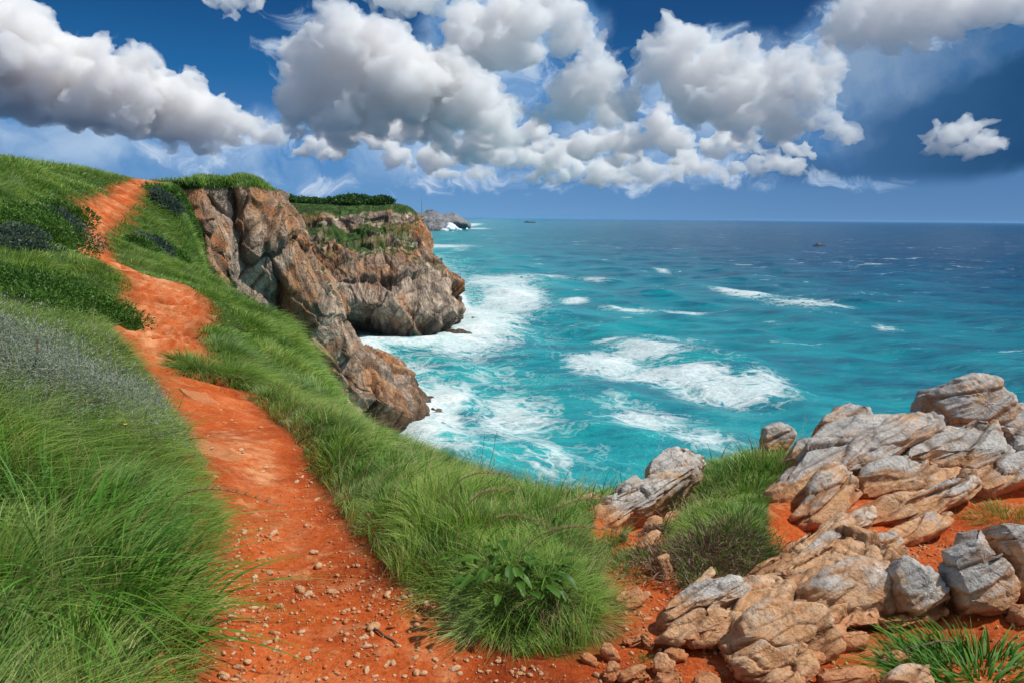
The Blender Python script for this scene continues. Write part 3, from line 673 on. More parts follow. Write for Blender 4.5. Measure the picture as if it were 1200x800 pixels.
h = t.math('ADD', t.math('MULTIPLY', c, .012), t.math('ADD', t.math('MULTIPLY', b, .035), t.math('MULTIPLY', d_, .004)))
h = t.math('ADD', h, t.math('MULTIPLY', t.noise(t.vm('MULTIPLY', t.vm('ADD', wp, t.vm('MULTIPLY', wp, (0, 0, 0))), (6, 6, 30)), 1., 4, .6), .012))
principled(t, out, col, .88, bump(t, h, .85, 1.), **{'Specular IOR Level': .22})

def hit(px, py, fine=True):
    Ys = np.geomspace(1.2, 60, 700); d = ray(px, py); P = d[None]*(Ys/d[1])[:, None]
    g_ = zg(P[:, 0], P[:, 1]); k = np.nonzero(P[:, 2] < g_)[0]
    if not len(k): return None
    k = max(k[0], 1); a = P[k-1, 2]-g_[k-1]; b = g_[k]-P[k, 2]; q = d*((Ys[k-1]+(Ys[k]-Ys[k-1])*a/(a+b))/d[1]); q[2] = zg(q[0], q[1])[0]; return q
def outline_plane(pts, slope, lean=0., base=None, Y0=None):
    """the outline's sight lines cut the rock's own bedding plane: inclined `slope` degrees away from the viewer"""
    pts = np.array(pts, float)
    i = int(np.argmax(pts[:, 1])) if base is None else base
    if Y0 is None:
        q = hit(pts[i, 0], pts[i, 1], fine=False); q = q if q is not None else at(pts[i, 0], pts[i, 1], 4.)
    else: q = at(pts[i, 0], pts[i, 1], Y0)
    s, l = R(slope), R(lean)
    n = np.array([math.sin(l), -math.sin(s)*math.cos(l), math.cos(s)*math.cos(l)]); n /= np.linalg.norm(n)
    d = ray(pts[:, 0], pts[:, 1]); k = (q @ n)/(d @ n)
    return d*k[:, None], n, q
STRATA = rot3(0, -20, 12)
def rock(name, pts, slope, thick, seed, lean=0., Y0=None, base=None, res=(200, 44), amp=None, size=None, pw=5.0, tint=0., back=1.0, parent=None, label=None, cat='rock', group=None, mat=None, grow=1.07, stretch=(2.6, 1.1, .55), cuts=9, cut0=.80):
    P, n, q = outline_plane(pts, slope, lean, base, Y0)
    nu, nr = res
    pxs = np.array(pts, float); sp = max(np.ptp(pxs[:, 0]), np.ptp(pxs[:, 1])); nu = int(np.clip(sp*1.5, 56, res[0])); nr = int(np.clip(nu*.2, 12, res[1]))
    Bl = np.concatenate([P, P[:1]]); tt = np.linspace(0, len(P), nu, endpoint=False); i0 = tt.astype(int); Bl = Bl[i0]*(1-(tt-i0))[:, None]+Bl[i0+1]*(tt-i0)[:, None]
    B = .2*catmull(P, nu, closed=True)+.8*Bl; C = B.mean(0)
    B = C+(B-C)*grow*1.02
    span = np.median(np.linalg.norm(B-C, axis=1))
    r = np.sin(np.linspace(0, np.pi/2, nr))[::-1]*1.0           # 1 .. 0
    prof = (1-r**pw)**(1/pw)
    H = thick
    dn = np.array([0, .45, -1.]); dn /= np.linalg.norm(dn)         # below its rim the rock goes down into the ground
    V_ = [C+r[::-1][:, None, None]*(B-C)[None]+H*prof[::-1][:, None, None]*n]
    wallk = np.linspace(0, 1, 12)[1:]
    V_.append(C+(1-.22*wallk)[:, None, None]*(B-C)[None]+(wallk*H*1.3*back)[:, None, None]*dn)
    V_.append(C+(.78*r[1:])[:, None, None]*(B-C)[None]+(H*back*(1.3+.25*prof[1:]))[:, None, None]*dn)
    V_ = np.concatenate(V_)                                       # rings from the front centre to the back centre
    m = V_.shape[0]; V_ = V_.reshape(-1, 3)
    # break flat faces off it
    rgk = np.random.default_rng(seed); e1 = np.cross(n, [1, .2, .1]); e1 /= np.linalg.norm(e1); e2 = np.cross(n, e1)
    E = np.stack([e1*span, e2*span, n*H]); L_ = (V_-C) @ np.linalg.inv(E)
    for k in range(cuts):
        mk_ = rgk.normal(size=3); mk_[2] = abs(mk_[2])*.9+.15; mk_ /= np.linalg.norm(mk_)
        dd = L_ @ mk_; o_ = np.percentile(dd, 99.5)*rgk.uniform(cut0, .96); ex = np.maximum(dd-o_, 0)
        L_ = L_-(ex*.94)[:, None]*mk_
    V_ = C+L_ @ E
    Fq = gridq(m, nu); last = np.stack([np.arange(m-1)*nu+nu-1, (np.arange(m-1)+1)*nu+nu-1, (np.arange(m-1)+1)*nu, np.arange(m-1)*nu], -1)
    Fq = np.concatenate([Fq, last])
    N_ = normals(V_, Fq)
    if ((N_*(V_-C)).sum(1)).mean() < 0: N_ = -N_; Fq = Fq[:, ::-1]
    # centre rings collapse: give them the plane's normal
    N_[:nu] = n; N_[-nu:] = -n
    sz = size*1.3 if size else span*.7; am = amp if amp is not None else min(H, span)*.16
    V2, ckk, cid = rockify(V_, N_, sz, am, seed, stretch, STRATA, crack=.75, rough=.34)
    bs = .055*max(.5, min(1.5, span/.25)); bd, bk = beds(V_, (-.42, .18, .89) if lean == 0 else (math.sin(R(lean)), .1, 1), bs, seed+9, .35)
    bd2, bk2 = beds(V_, (-.42, .18, .89), bs*.37, seed+10, .35)
    sidew = .35+.65*(1-np.abs(N_ @ np.array([-.42, .18, .89])))
    V2 = V2+N_*((bd*.62+bd2*.24)*bs*.85*sidew)[:, None]; ckk = np.maximum(ckk, np.maximum(bk*.7, bk2*.35)*sidew)
    fine_ = fbm(V_/(.05), 3, seed+70)*.004+fbm(V_/.16, 3, seed+71)*.010
    V2 = V2+N_*fine_[:, None]
    V2[:nu] = V2[:nu].mean(0); V2[-nu:] = V2[-nu:].mean(0)
    if name == 'bedrock': V2[:, 2] += zg(V2[:, 0], V2[:, 1])-(C[2]-((V2[:, :2]-C[:2]) @ n[:2])/n[2])-.004
    gz = zg(V2[:, 0], V2[:, 1]); soil = np.clip(1-(V2[:, 2]-gz)/.17, 0, 1)
    o = mk(name, V2, Fq, mat or mat_rock, parent=parent, loc=(C[0], C[1], float(V2[:, 2].min())), attrs={'crack': ckk, 'soil': soil, 'tint': np.full(len(V2), tint)})
    if parent is None: tag(o, label, cat, group)
    return o
q0 = hit(930, 640)
oc = tag(empty('rock_outcrop', q0), 'large grey limestone outcrop of sloping slabs with a domed top against the sea', 'rock outcrop')
rock('rock_core', [(912, 630), (908, 585), (935, 548), (968, 520), (1010, 508), (1080, 506), (1170, 510), (1240, 545), (1240, 575), (1130, 588), (1050, 612), (960, 640)], 38, .06, 99, Y0=4.4, tint=0., back=6., parent=oc, res=(300, 60), size=.3, amp=.03, cuts=2, cut0=.9)
SL = [ # pts, slope, thick, Y0, tint
 ([(1070, 496), (1074, 474), (1088, 456), (1112, 449), (1140, 451), (1160, 464), (1172, 484), (1186, 508), (1172, 520), (1120, 516), (1085, 508)], 62, .34, 5.6, .12),
 ([(1162, 486), (1180, 484), (1202, 506), (1235, 530), (1250, 560), (1200, 562), (1150, 535), (1140, 508)], 52, .34, 5.4, .14),
 ([(952, 512), (960, 494), (974, 480), (987, 479), (999, 484), (1010, 483), (1024, 494), (1010, 506), (981, 512)], 42, .16, 5.7, .12),
 ([(906, 606), (900, 586), (920, 562), (945, 528), (968, 508), (1000, 500), (1051, 493), (1080, 494), (1102, 517), (1067, 527), (1040, 541), (1016, 560), (990, 566), (962, 595), (932, 628), (912, 634)], 38, .20, 4.35, .06),
 ([(912, 634), (930, 603), (950, 562), (968, 550), (987, 551), (993, 563), (981, 586), (962, 606), (938, 630)], 40, .17, 4.15, -.02),
 ([(1036, 549), (1067, 524), (1109, 514), (1141, 499), (1158, 508), (1170, 533), (1176, 548), (1120, 556), (1088, 554), (1064, 550)], 34, .17, 4.75, .10),
 ([(1003, 570), (1013, 554), (1051, 545), (1083, 551), (1112, 555), (1130, 563), (1107, 582), (1067, 592), (1029, 593), (1008, 588)], 36, .15, 4.45, .08),
 ([(945, 642), (990, 610), (1029, 588), (1067, 583), (1109, 575), (1129, 559), (1138, 573), (1120, 591), (1088, 607), (1051, 619), (1013, 625), (973, 644)], 30, .11, 4.05, .04),
 ([(1126, 559), (1147, 546), (1173, 542), (1215, 538), (1240, 565), (1190, 573), (1150, 584), (1131, 575)], 34, .14, 4.45, .08),
 ([(1158, 512), (1187, 510), (1225, 520), (1240, 552), (1200, 556), (1170, 546)], 40, .20, 4.8, .12),
 ([(936, 632), (968, 590), (997, 566), (1010, 584), (994, 607), (962, 626)], 34, .13, 4.15, -.04)]
for i, (pts, sl_, th, Y0, ti) in enumerate(SL):
    rock('rock_slab', pts, sl_, th, 100+7*i, Y0=Y0, tint=ti, back=3.0, parent=oc, res=(260, 60), size=.34, amp=.024, cuts=6, cut0=.86, grow=1.05)
def rk(label, pts, slope, thick, seed, **k):
    return rock(k.pop('name', 'rock'), pts, slope, thick, seed, label=label, **k)
rock('rock_core', [(770, 750), (850, 682), (900, 668), (990, 622), (1050, 640), (1100, 690), (1112, 722), (1060, 735), (1000, 735), (975, 765), (900, 800), (856, 790), (840, 755)], 8, .02, 98, tint=-.25, back=5., parent=oc, res=(320, 60), size=.16, amp=.035, cuts=0, grow=.95)
rk('long low tan ledge bridging the lower rocks and the big outcrop', [(846, 706), (880, 676), (930, 644), (985, 608), (1014, 598), (1022, 611), (975, 640), (925, 672), (884, 700), (858, 716)], 16, .06, 224, size=.22, amp=.016, tint=-.12)
rk('flat broken slab on the earth under the right end of the big outcrop', [(1006, 650), (1040, 626), (1085, 606), (1112, 602), (1108, 618), (1070, 636), (1030, 656)], 16, .05, 225, size=.2, amp=.014, tint=0.)
rk('round grey boulder sitting on the grassy brink left of the big outcrop', [(891, 520), (894, 503), (903, 497), (914, 496), (925, 502), (928, 513), (917, 525), (900, 530)], 55, .11, 201, Y0=5.6, name='boulder', cat='boulder', size=.25, amp=.02, tint=.12)
rk('small tan rock with a pointed top between the round boulder and the big outcrop', [(918, 545), (926, 524), (936, 514), (948, 513), (957, 523), (948, 540), (930, 551)], 50, .10, 202, Y0=5.1, size=.16)
rk('long tilted pale slab with a grey top, left end of the red clearing', [(770, 733), (775, 719), (795, 700), (815, 688), (838, 680), (862, 680), (879, 688), (876, 701), (850, 711), (812, 719), (782, 742)], 40, .085, 203, size=.2, amp=.014, tint=.05)
rk('tan slab wedged under the long tilted pale slab', [(771, 749), (790, 730), (812, 716), (858, 708), (864, 735), (840, 747), (800, 756), (785, 755)], 55, .07, 204, size=.2, amp=.013, tint=-.25)
rk('thin tan sliver of rock behind the long tilted pale slab', [(780, 716), (786, 703), (812, 686), (832, 666), (838, 671), (818, 694), (796, 712)], 38, .035, 205, size=.14, amp=.008, tint=-.1)
rk('big square-faced tan block with a pale flat top in the middle of the rocks', [(932, 712), (938, 694), (966, 674), (997, 661), (1031, 662), (1050, 684), (1048, 703), (1031, 719), (997, 724), (961, 718)], 48, .13, 206, size=.34, amp=.018, pw=5, tint=-.02)
rk('knobbly pale rock resting above the big square-faced tan block', [(1002, 652), (1020, 634), (1040, 628), (1054, 631), (1058, 648), (1042, 664), (1014, 664)], 40, .09, 207, size=.15, tint=.02)
rk('steep grey-blue rock face leaning against the right of the square-faced block', [(1041, 676), (1050, 655), (1064, 654), (1084, 668), (1100, 692), (1110, 712), (1098, 724), (1066, 726), (1050, 714)], 58, .11, 208, size=.3, amp=.018, tint=.16)
rk('upright grey rock with a pointed crest behind the bottom right grass clump', [(1106, 665), (1104, 645), (1119, 640), (1122, 626), (1136, 624), (1156, 643), (1172, 665), (1192, 698), (1183, 714), (1154, 718), (1127, 716), (1118, 693)], 58, .12, 209, size=.28, amp=.02, tint=.2)
rk('dark grey jagged rock at the right edge of the photo', [(1152, 621), (1176, 618), (1204, 626), (1232, 650), (1240, 690), (1215, 712), (1190, 690), (1174, 660), (1157, 637)], 52, .14, 210, size=.26, amp=.022, tint=.2)
rk('small pale rock peeking over the grass clump at the right edge', [(1178, 722), (1190, 710), (1208, 712), (1214, 724), (1195, 734)], 50, .05, 211, size=.12)
rk('broad brown fractured block in front of the square-faced block', [(856, 755), (862, 732), (876, 719), (896, 709), (912, 708), (932, 711), (960, 718), (970, 738), (976, 758), (966, 768), (940, 770), (905, 762), (874, 769)], 48, .11, 212, size=.30, amp=.018, pw=4.5, tint=-.3)
rk('long pale slab running up from the red earth to the big outcrop', [(886, 690), (912, 669), (944, 647), (966, 630), (997, 618), (1010, 621), (978, 643), (952, 663), (919, 682), (895, 697)], 30, .05, 213, size=.16, amp=.01, tint=.02)
rk('grey slab with orange edges beside the long pale slab', [(946, 661), (966, 644), (995, 636), (1002, 645), (977, 666), (952, 671)], 32, .05, 214, size=.14, amp=.01, tint=.12)
rk('thin pale tan ledge, leftmost of the slabs above the clearing', [(868, 676), (890, 661), (914, 649), (920, 656), (900, 668), (878, 680)], 30, .03, 215, size=.12, amp=.007, tint=-.05)
rk('low tan slab tucked under the left side of the square-faced block', [(884, 695), (910, 688), (940, 681), (962, 668), (946, 694), (934, 711), (900, 706)], 36, .055, 216, size=.16, amp=.012, tint=-.12)
rk('layered pale brown slab at the bottom edge, left of the flaky stones', [(856, 779), (872, 766), (888, 759), (907, 770), (925, 766), (950, 762), (963, 777), (954, 793), (925, 801), (894, 804), (868, 794)], 30, .07, 217, size=.10, amp=.016, tint=-.1)
rk('grey topped stone lying on the layered brown slab', [(936, 772), (944, 764), (958, 765), (966, 776), (952, 783), (940, 781)], 40, .045, 218, size=.1, tint=.1)
rk('rounded pale stone cut by the bottom edge of the photo below the layered slab', [(884, 806), (896, 790), (916, 785), (940, 794), (944, 812), (912, 822)], 35, .05, 219, size=.14)
rk('flaky tan stone pair at the bottom, right of the layered slab', [(958, 800), (960, 789), (990, 783), (1020, 785), (1031, 795), (1011, 803), (975, 806)], 30, .04, 220, size=.1)
rk('flat brown stone in the hollow below the square-faced block', [(973, 749), (980, 743), (1000, 741), (1018, 744), (1014, 756), (988, 762)], 34, .035, 221, size=.1, tint=-.2)
rk('half buried olive brown stone left of the bottom right grass clump', [(1028, 775), (1038, 765), (1060, 762), (1072, 770), (1050, 779)], 25, .03, 222, size=.1, tint=-.2)
rk('broad grey rock at the bottom edge under the grass clump', [(1026, 802), (1050, 786), (1072, 780), (1092, 788), (1106, 812), (1060, 822)], 28, .06, 223, size=.2, tint=.2)
# the ledge left of the clearing
ld = tag(empty('rock_ledge', hit(700, 632)), 'long grey weathered ledge running down to the left along the brink', 'rock ledge')
for i, (pts, sl_, th, Y0) in enumerate([
 ([(664, 631), (671, 614), (712, 599), (757, 570), (765, 548), (784, 534), (821, 528), (827, 537), (806, 561), (773, 585), (738, 609), (703, 636), (672, 648)], 26, .10, 4.12),
 ([(657, 600), (672, 590), (699, 577), (706, 583), (690, 594), (671, 604)], 24, .045, 4.55),
 ([(639, 619), (662, 605), (700, 604), (702, 611), (671, 626)], 22, .045, 4.25),
 ([(708, 591), (728, 574), (749, 559), (761, 562), (756, 592), (728, 608)], 30, .07, 4.35)]):
    rock('rock_slab', pts, sl_, th, 300+i*5, Y0=Y0, parent=ld, res=(220, 44), size=.15, amp=.024, tint=.14, back=1.8)
rk('rounded pale boulder on top of the grey ledge', [(758, 557), (762, 541), (774, 534), (786, 537), (791, 547), (778, 560)], 50, .08, 310, Y0=5.2, name='boulder', cat='boulder', size=.2, tint=.08)
rk('small pale boulder at the upper right end of the grey ledge', [(800, 560), (808, 545), (822, 536), (826, 546), (815, 560)], 45, .05, 316, Y0=5.1, size=.12, tint=.0)
for i, (lab, pts, sl_, th) in enumerate([
 ('pale stone at the top of the narrow red gully beside the ledge', [(754, 616), (758, 608), (767, 604), (776, 609), (775, 619), (762, 624)], 45, .04),
 ('tan stone beside the pale stone at the top of the red gully', [(774, 612), (780, 601), (792, 597), (794, 607), (784, 617)], 45, .035),
 ('long whitish stone leaning on the grass left of the red gully', [(744, 650), (750, 637), (762, 626), (771, 625), (768, 637), (756, 648)], 42, .035),
 ('upright white stone standing in the middle of the red gully', [(770, 654), (776, 650), (783, 653), (787, 666), (783, 681), (776, 678)], 40, .03),
 ('flat rectangular tan stone at the right foot of the big grass mound', [(719, 704), (730, 696), (746, 690), (758, 698), (748, 711), (727, 715)], 30, .03),
 ('pointed tan stone lying second from the left at the bottom of the clearing', [(704, 763), (709, 754), (717, 758), (727, 772), (717, 777)], 32, .025),
 ('thin flat tan stone, leftmost at the bottom of the clearing', [(679, 766), (689, 765), (701, 776), (697, 781), (683, 773)], 24, .014),
 ('squat tan stone at the bottom edge below the pointed stone', [(705, 793), (712, 777), (722, 774), (729, 786), (718, 799)], 32, .03),
 ('tan stone touching the left of the small green tuft in the clearing', [(730, 750), (738, 746), (748, 746), (752, 755), (738, 760)], 28, .02),
 ('narrow tan stone leaning above the small green tuft', [(748, 743), (754, 740), (766, 755), (764, 763), (756, 756)], 35, .018),
 ('wedge shaped orange stone right of the small green tuft', [(766, 775), (771, 766), (780, 770), (795, 785), (790, 792), (768, 786)], 40, .03),
 ('rounded orange stone below the long tilted slab', [(776, 769), (784, 760), (794, 756), (805, 767), (800, 775), (784, 776)], 38, .03),
 ('broad pale flat stone at the bottom edge between the tufts', [(726, 793), (740, 783), (760, 784), (764, 793), (748, 801), (730, 801)], 25, .025),
 ('orange square stone at the bottom edge under the wedge shaped stone', [(768, 799), (770, 788), (786, 786), (800, 790), (804, 802), (786, 808)], 30, .03),
 ('pale cracked stone at the bottom edge left of the layered slab', [(806, 806), (812, 794), (828, 790), (842, 798), (840, 812)], 28, .03)]):
    rk(lab, pts, sl_, th, 330+i*3, name='stone', cat='stone', res=(110, 24), size=.09, amp=.006, tint=-.05-.03*(i % 3))
# pale bedrock showing through the path
rk('flat pale bedrock patch flush with the path at its first bend', [(214, 515), (228, 509), (262, 506), (284, 520), (262, 527), (236, 530), (220, 524)], 2.5, .012, 401, name='bedrock', cat='bedrock', size=.2, amp=.006, tint=-.35, grow=1.)
rk('small tan bedrock patch beside the round tussock on the path', [(212, 462), (228, 456), (246, 458), (247, 464), (226, 468)], 2.5, .02, 402, name='bedrock', cat='bedrock', size=.2, amp=.006, tint=-.3)
# loose stones on the path: a few base shapes, copied
STONES = []
for k in range(7):
    V_, F_ = ICO[3][0].copy(), ICO[3][1]; V_ = V_*np.array([1., .78, .55])
    f1, f2, cid, C_ = worley(V_*1.1+k*5, 500+k); nn = ICO[3][0]
    V_ = V_*(1-.22*f1[:, None])+nn*((cid-.5)*.16)[:, None]+nn*fbm(V_*2.3, 3, 520+k)[:, None]*.12
    V_[:, 2] = np.maximum(V_[:, 2], -.30)
    me_o = mk('stone', V_, None, mat_rock, Ft=F_, smooth=(k % 2 == 0), attrs={'crack': np.zeros(len(V_)), 'soil': np.clip(.75-V_[:, 2]*1.1, 0, 1), 'tint': np.full(len(V_), -.18)})
    STONES.append(me_o)
def put_stone(p, s, i, label, group=None, flat=1.):
    o = STONES[i].copy(); COL.objects.link(o); o.location = (p[0], p[1], p[2]+s*.16); o.scale = (s*random.uniform(.8, 1.3), s*random.uniform(.7, 1.1), s*random.uniform(.7, 1.1)*flat)
    o.rotation_euler = (random.uniform(-.25, .25), random.uniform(-.25, .25), random.uniform(0, 6.28)); tag(o, label, 'stone', group); return o
NOTE = [(352, 692, 11, 'larger dark-sided stone of the touching pair in the middle of the path'), (361, 697, 9, 'smaller paler stone of the touching pair in the middle of the path'), (390, 694, 9, 'brown stone lying right of the touching pair on the path'),
        (373, 664, 8, 'pale oval stone up the path from the touching pair'), (368, 648, 8, 'dark reddish stone beside two pale pebbles on the path'), (320, 626, 8, 'pale stone in the middle of the path above the touching pair'), (299, 676, 6, 'whitish stone on the left half of the path'),
        (316, 671, 6, 'small pinkish stone just right of the whitish one on the path'), (286, 625, 7, 'pale stone at the left edge of the path by the fallen blades'), (424, 682, 6, 'tan stone at the foot of the right bank'), (320, 742, 6, 'flat white stone in the lower part of the path'),
        (353, 741, 6, 'tan stone low in the path, right of the flat white one'), (438, 735, 10, 'dark brown stone at the end of the dead root on the path'), (290, 776, 8, 'pale stone among the gravel in the lower left corner of the path'), (467, 757, 6, 'pinkish stone at the right end of the dead root'), (262, 793, 9, 'rounded stone low in the bottom left gravel')]
for i, (px, py, rp, lab) in enumerate(NOTE):
    p = hit(px, py); put_stone(p, rp*p[1]/F*1.0, i % 7, lab)
rg = np.random.default_rng(12); cnt = 0
STL = 'small pale stone lying loose on the orange earth'
while cnt < 240:
    px = rg.uniform(235, 1100); py = rg.uniform(470, 798)**1.0
    p = hit(px, py)
    if p is None: continue
    d, s = path_d(p[:1], p[1:2]); sd = soil_d(p[:1], p[1:2])
    if d[0] > -.04 and sd[0] > -.1: continue
    if px > 860 and rg.random() < .5: continue
    dens = .35+.65*sstep(-.1, .25, fbm(p3([p[0]*2.2], [p[1]*2.2]), 3, 66))[0]
    if rg.random() > dens: continue
    put_stone(p, abs(rg.normal(0, .007))+.006+.002*p[1]*.5, int(rg.integers(0, 7)), STL, 'small stones scattered over the orange earth'); cnt += 1
for o in STONES: bpy.data.objects.remove(o)
# gravel too fine to count
V0, F0 = ICO[1]; n = 9000
gpx = rg.uniform(-1.6, 2.9, n*3); gpy = rg.uniform(2.0, 8.5, n*3); d, s = path_d(gpx, gpy); sd = soil_d(gpx, gpy)
cl = fbm(p3(gpx*1.8, gpy*1.8), 3, 66)
ok = ((d < -.02) | (sd < -.05)) & (rg.random(n*3) < np.clip(.25+1.6*cl+.5*sstep(.25, 0, -d), .06, 1)) & (np.hypot(gpx, gpy) < 8)
gpx, gpy, cl = gpx[ok], gpy[ok], cl[ok]; m = len(gpx)
rr = (np.abs(rg.normal(0, .0035, m))+.0022)*(1+.12*gpy); A = rg.normal(size=(m, 3, 3)); Q, _ = np.linalg.qr(A)
VV = np.einsum('ij,njk->nik', V0*np.array([1, .8, .6]), Q)*rr[:, None, None]; VV += np.stack([gpx, gpy, zg(gpx, gpy)+rr*.3], -1)[:, None]
tag(mk('gravel', VV.reshape(-1, 3), None, mat_rock, loc=(0, 4, -1.8), Ft=(F0[None]+(np.arange(m)*len(V0))[:, None, None]).reshape(-1, 3), attrs={'crack': np.zeros(m*len(V0)), 'soil': np.repeat(rg.uniform(.2, 1.1, m), len(V0)), 'tint': np.full(m*len(V0), -.3)}, smooth=False), 'fine pale gravel strewn over the orange earth', 'gravel', kind='stuff')

# ------------------------------------------------------------------ grass
def leafmat(name, stops, tips, sheen=(.30, .42, .20), rough=.5, trans=.3, sheen_amt=.5):
    m, t, out = newmat(name)
    g_ = geo(t); pos = g_.outputs['Position']; rnd = t.attr('rnd'); tt = t.attr('t')
    big = t.noise(pos, .9, 4, .6)
    c = t.ramp(t.math('ADD', t.math('MULTIPLY', rnd, .6), t.math('MULTIPLY_ADD', big, 1.2, -.4)), stops)
    c = t.mix(t.mapr(tt, .35, 1.), c, t.mix(.6, c, tips))
    c = t.mix(t.math('MULTIPLY', t.mapr(t.noise(pos, 1.6, 3, .5), .5, .68), sheen_amt), c, sheen)  # pale sheen painted into the blade colour in noise patches
    p = principled(t, None, c, rough, **{'Specular IOR Level': .35})
    tl = t.node('ShaderNodeBsdfTranslucent', {0: c}).outputs[0]
    t.l.new(t.node('ShaderNodeMixShader', {0: trans, 1: p.outputs[0], 2: tl}).outputs[0], out.inputs[0]); return m
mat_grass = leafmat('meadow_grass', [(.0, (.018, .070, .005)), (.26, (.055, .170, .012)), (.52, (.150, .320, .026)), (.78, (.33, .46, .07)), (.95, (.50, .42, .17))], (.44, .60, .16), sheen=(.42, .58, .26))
mat_dry = leafmat('dry_straw', [(.2, (.36, .24, .10)), (.6, (.50, .38, .19)), (.9, (.30, .17, .08))], (.60, .50, .30), sheen_amt=0.)
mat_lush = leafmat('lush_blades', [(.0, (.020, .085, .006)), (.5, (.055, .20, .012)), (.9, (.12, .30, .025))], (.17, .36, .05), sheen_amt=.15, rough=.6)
mat_bushA = leafmat('bush_leaf_green', [(.0, (.018, .060, .008)), (.45, (.050, .140, .016)), (.9, (.13, .26, .035))], (.14, .27, .05), sheen_amt=.0)
mat_bushB = leafmat('bush_leaf_bluish', [(.0, (.020, .045, .030)), (.5, (.055, .100, .070)), (.9, (.13, .19, .13))], (.15, .20, .15), sheen_amt=.0)
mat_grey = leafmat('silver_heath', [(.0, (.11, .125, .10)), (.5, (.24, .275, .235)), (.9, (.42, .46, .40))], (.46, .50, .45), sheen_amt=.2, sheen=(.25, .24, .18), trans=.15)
mat_brown = leafmat('dead_twigs', [(.1, (.09, .05, .03)), (.5, (.20, .12, .075)), (.9, (.36, .27, .19))], (.36, .27, .18), sheen_amt=0., trans=.05)
mat_stem, t, out = newmat('woody_stem'); principled(t, out, t.ramp(t.noise(geo(t).outputs['Position'], 30., 3, .6), [(.3, (.07, .045, .03)), (.7, (.20, .13, .08))]), .9)

def blades(root, h, lean, width, rng, segs=4, droop=.55, curl=.25, profile=.9):
    """curved tapering blades; lean (N,2) is the horizontal travel of the tip in blade heights"""
    N = len(root); L = segs+1; tt = np.linspace(0, 1, L)
    ph = rng.uniform(0, 2*np.pi, N); jit = rng.normal(0, curl, (N, 2))
    side = np.stack([np.cos(ph), np.sin(ph), rng.normal(0, .2, N)], -1)
    ln = np.linalg.norm(lean, axis=1)
    zt = tt[None]*(1-np.clip(droop*ln, 0, .85)[:, None]*tt[None])
    hor = lean[:, None]*(tt[None, :, None]*.35+.65*tt[None, :, None]**2)+jit[:, None]*(tt[None, :, None]**2)*.6
    P = root[:, None]+np.concatenate([hor*h[:, None, None], (zt*h[:, None])[..., None]], -1)
    wd = width[:, None]*np.array([(1-x**1.6)*profile+.10 for x in tt])[None]
    A = P-side[:, None]*wd[..., None]*.5; B = P+side[:, None]*wd[..., None]*.5
    V_ = np.stack([A, B], 2).reshape(-1, 3)
    base = np.arange(N)*2*L; k = np.arange(segs)*2
    Fq = np.stack([base[:, None]+k, base[:, None]+k+1, base[:, None]+k+3, base[:, None]+k+2], -1).reshape(-1, 4)
    return V_, Fq, np.tile(np.repeat(tt, 2), N)
def grass_field(name, x, y, hfun, mat, rng, segs, wbase, seed, cell=.34, lab=None, radiate=.55, flow=.45, drop=.6):
    z = zg(x, y); N = len(x)
    f1, f2, cid, C_ = worley(p3(x/cell, y/cell), seed, .95)
    P2 = p3(x/cell, y/cell)
    out_ = (P2-C_)[:, :2]; out_[:] = out_*1.7
    d, s = path_d(x, y); b = brink(x, y)
    e = .06
    gx_ = (zg(x+e, y)-zg(x-e, y))/(2*e); gy_ = (zg(x, y+e)-zg(x, y-e))/(2*e)
    slope = -np.stack([gx_, gy_], -1); slope = slope/np.maximum(1, np.linalg.norm(slope, axis=1))[:, None]
    an = fbm(p3(x*.35, y*.35), 2, seed+5)*2.4+.6
    fl = np.stack([np.cos(an), np.sin(an)], -1)
    lean = radiate*out_+drop*slope+flow*fl*.8+rng.normal(0, .16, (N, 2))
    h = hfun(x, y, d)*(1.15-.45*np.clip(f1, 0, 1))*(.75+.5*cid)*rng.uniform(.6, 1.15, N)
    h = h*np.where(inside(x, y, EXCL[0]), .6, 1.)
    w = wbase*rng.uniform(.6, 1.35, N)
    root = np.stack([x, y, z-.01], -1)
    V_, Fq, tt = blades(root, h, lean, w, rng, segs)
    rnd = np.clip(.45*rng.random(N)+.6*cid-.08+.1*fbm(p3(x*2, y*2), 2, 5), 0, 1)
    rnd = np.where(rng.random(N) < .05, 1.2, rnd)
    return V_, Fq, tt, np.repeat(rnd, 2*(segs+1))
def veg_ok(x, y, m=.02):
    d, s = path_d(x, y); return (d > m+.05*fbm(p3(x*4, y*4), 2, 9)) & (soil_d(x, y) > .02+.1*fbm(p3(x*3, y*3), 3, 4))
rg = np.random.default_rng(21)
def sample(x0, x1, y0, y1, n, dens=None, m=.02, bmax=1.2):
    x = rg.uniform(x0, x1, n); y = rg.uniform(y0, y1, n)
    k = veg_ok(x, y, m) & (brink(x, y) < bmax)
    # only where the camera, or a step beside it, can look
    k &= np.abs(x) < .86*(y+2.2)
    for E_ in EXCL[1:]: k &= ~inside(x, y, E_)
    x, y = x[k], y[k]
    if dens is not None: q = rg.random(len(x)) < dens(x, y); x, y = x[q], y[q]
    return x, y
G = MB()
def hn(x, y, d): return (.17+.12*sstep(.05, .5, d))*(1-.25*sstep(.4, 1.4, soil_d(x, y)*0+x*0))
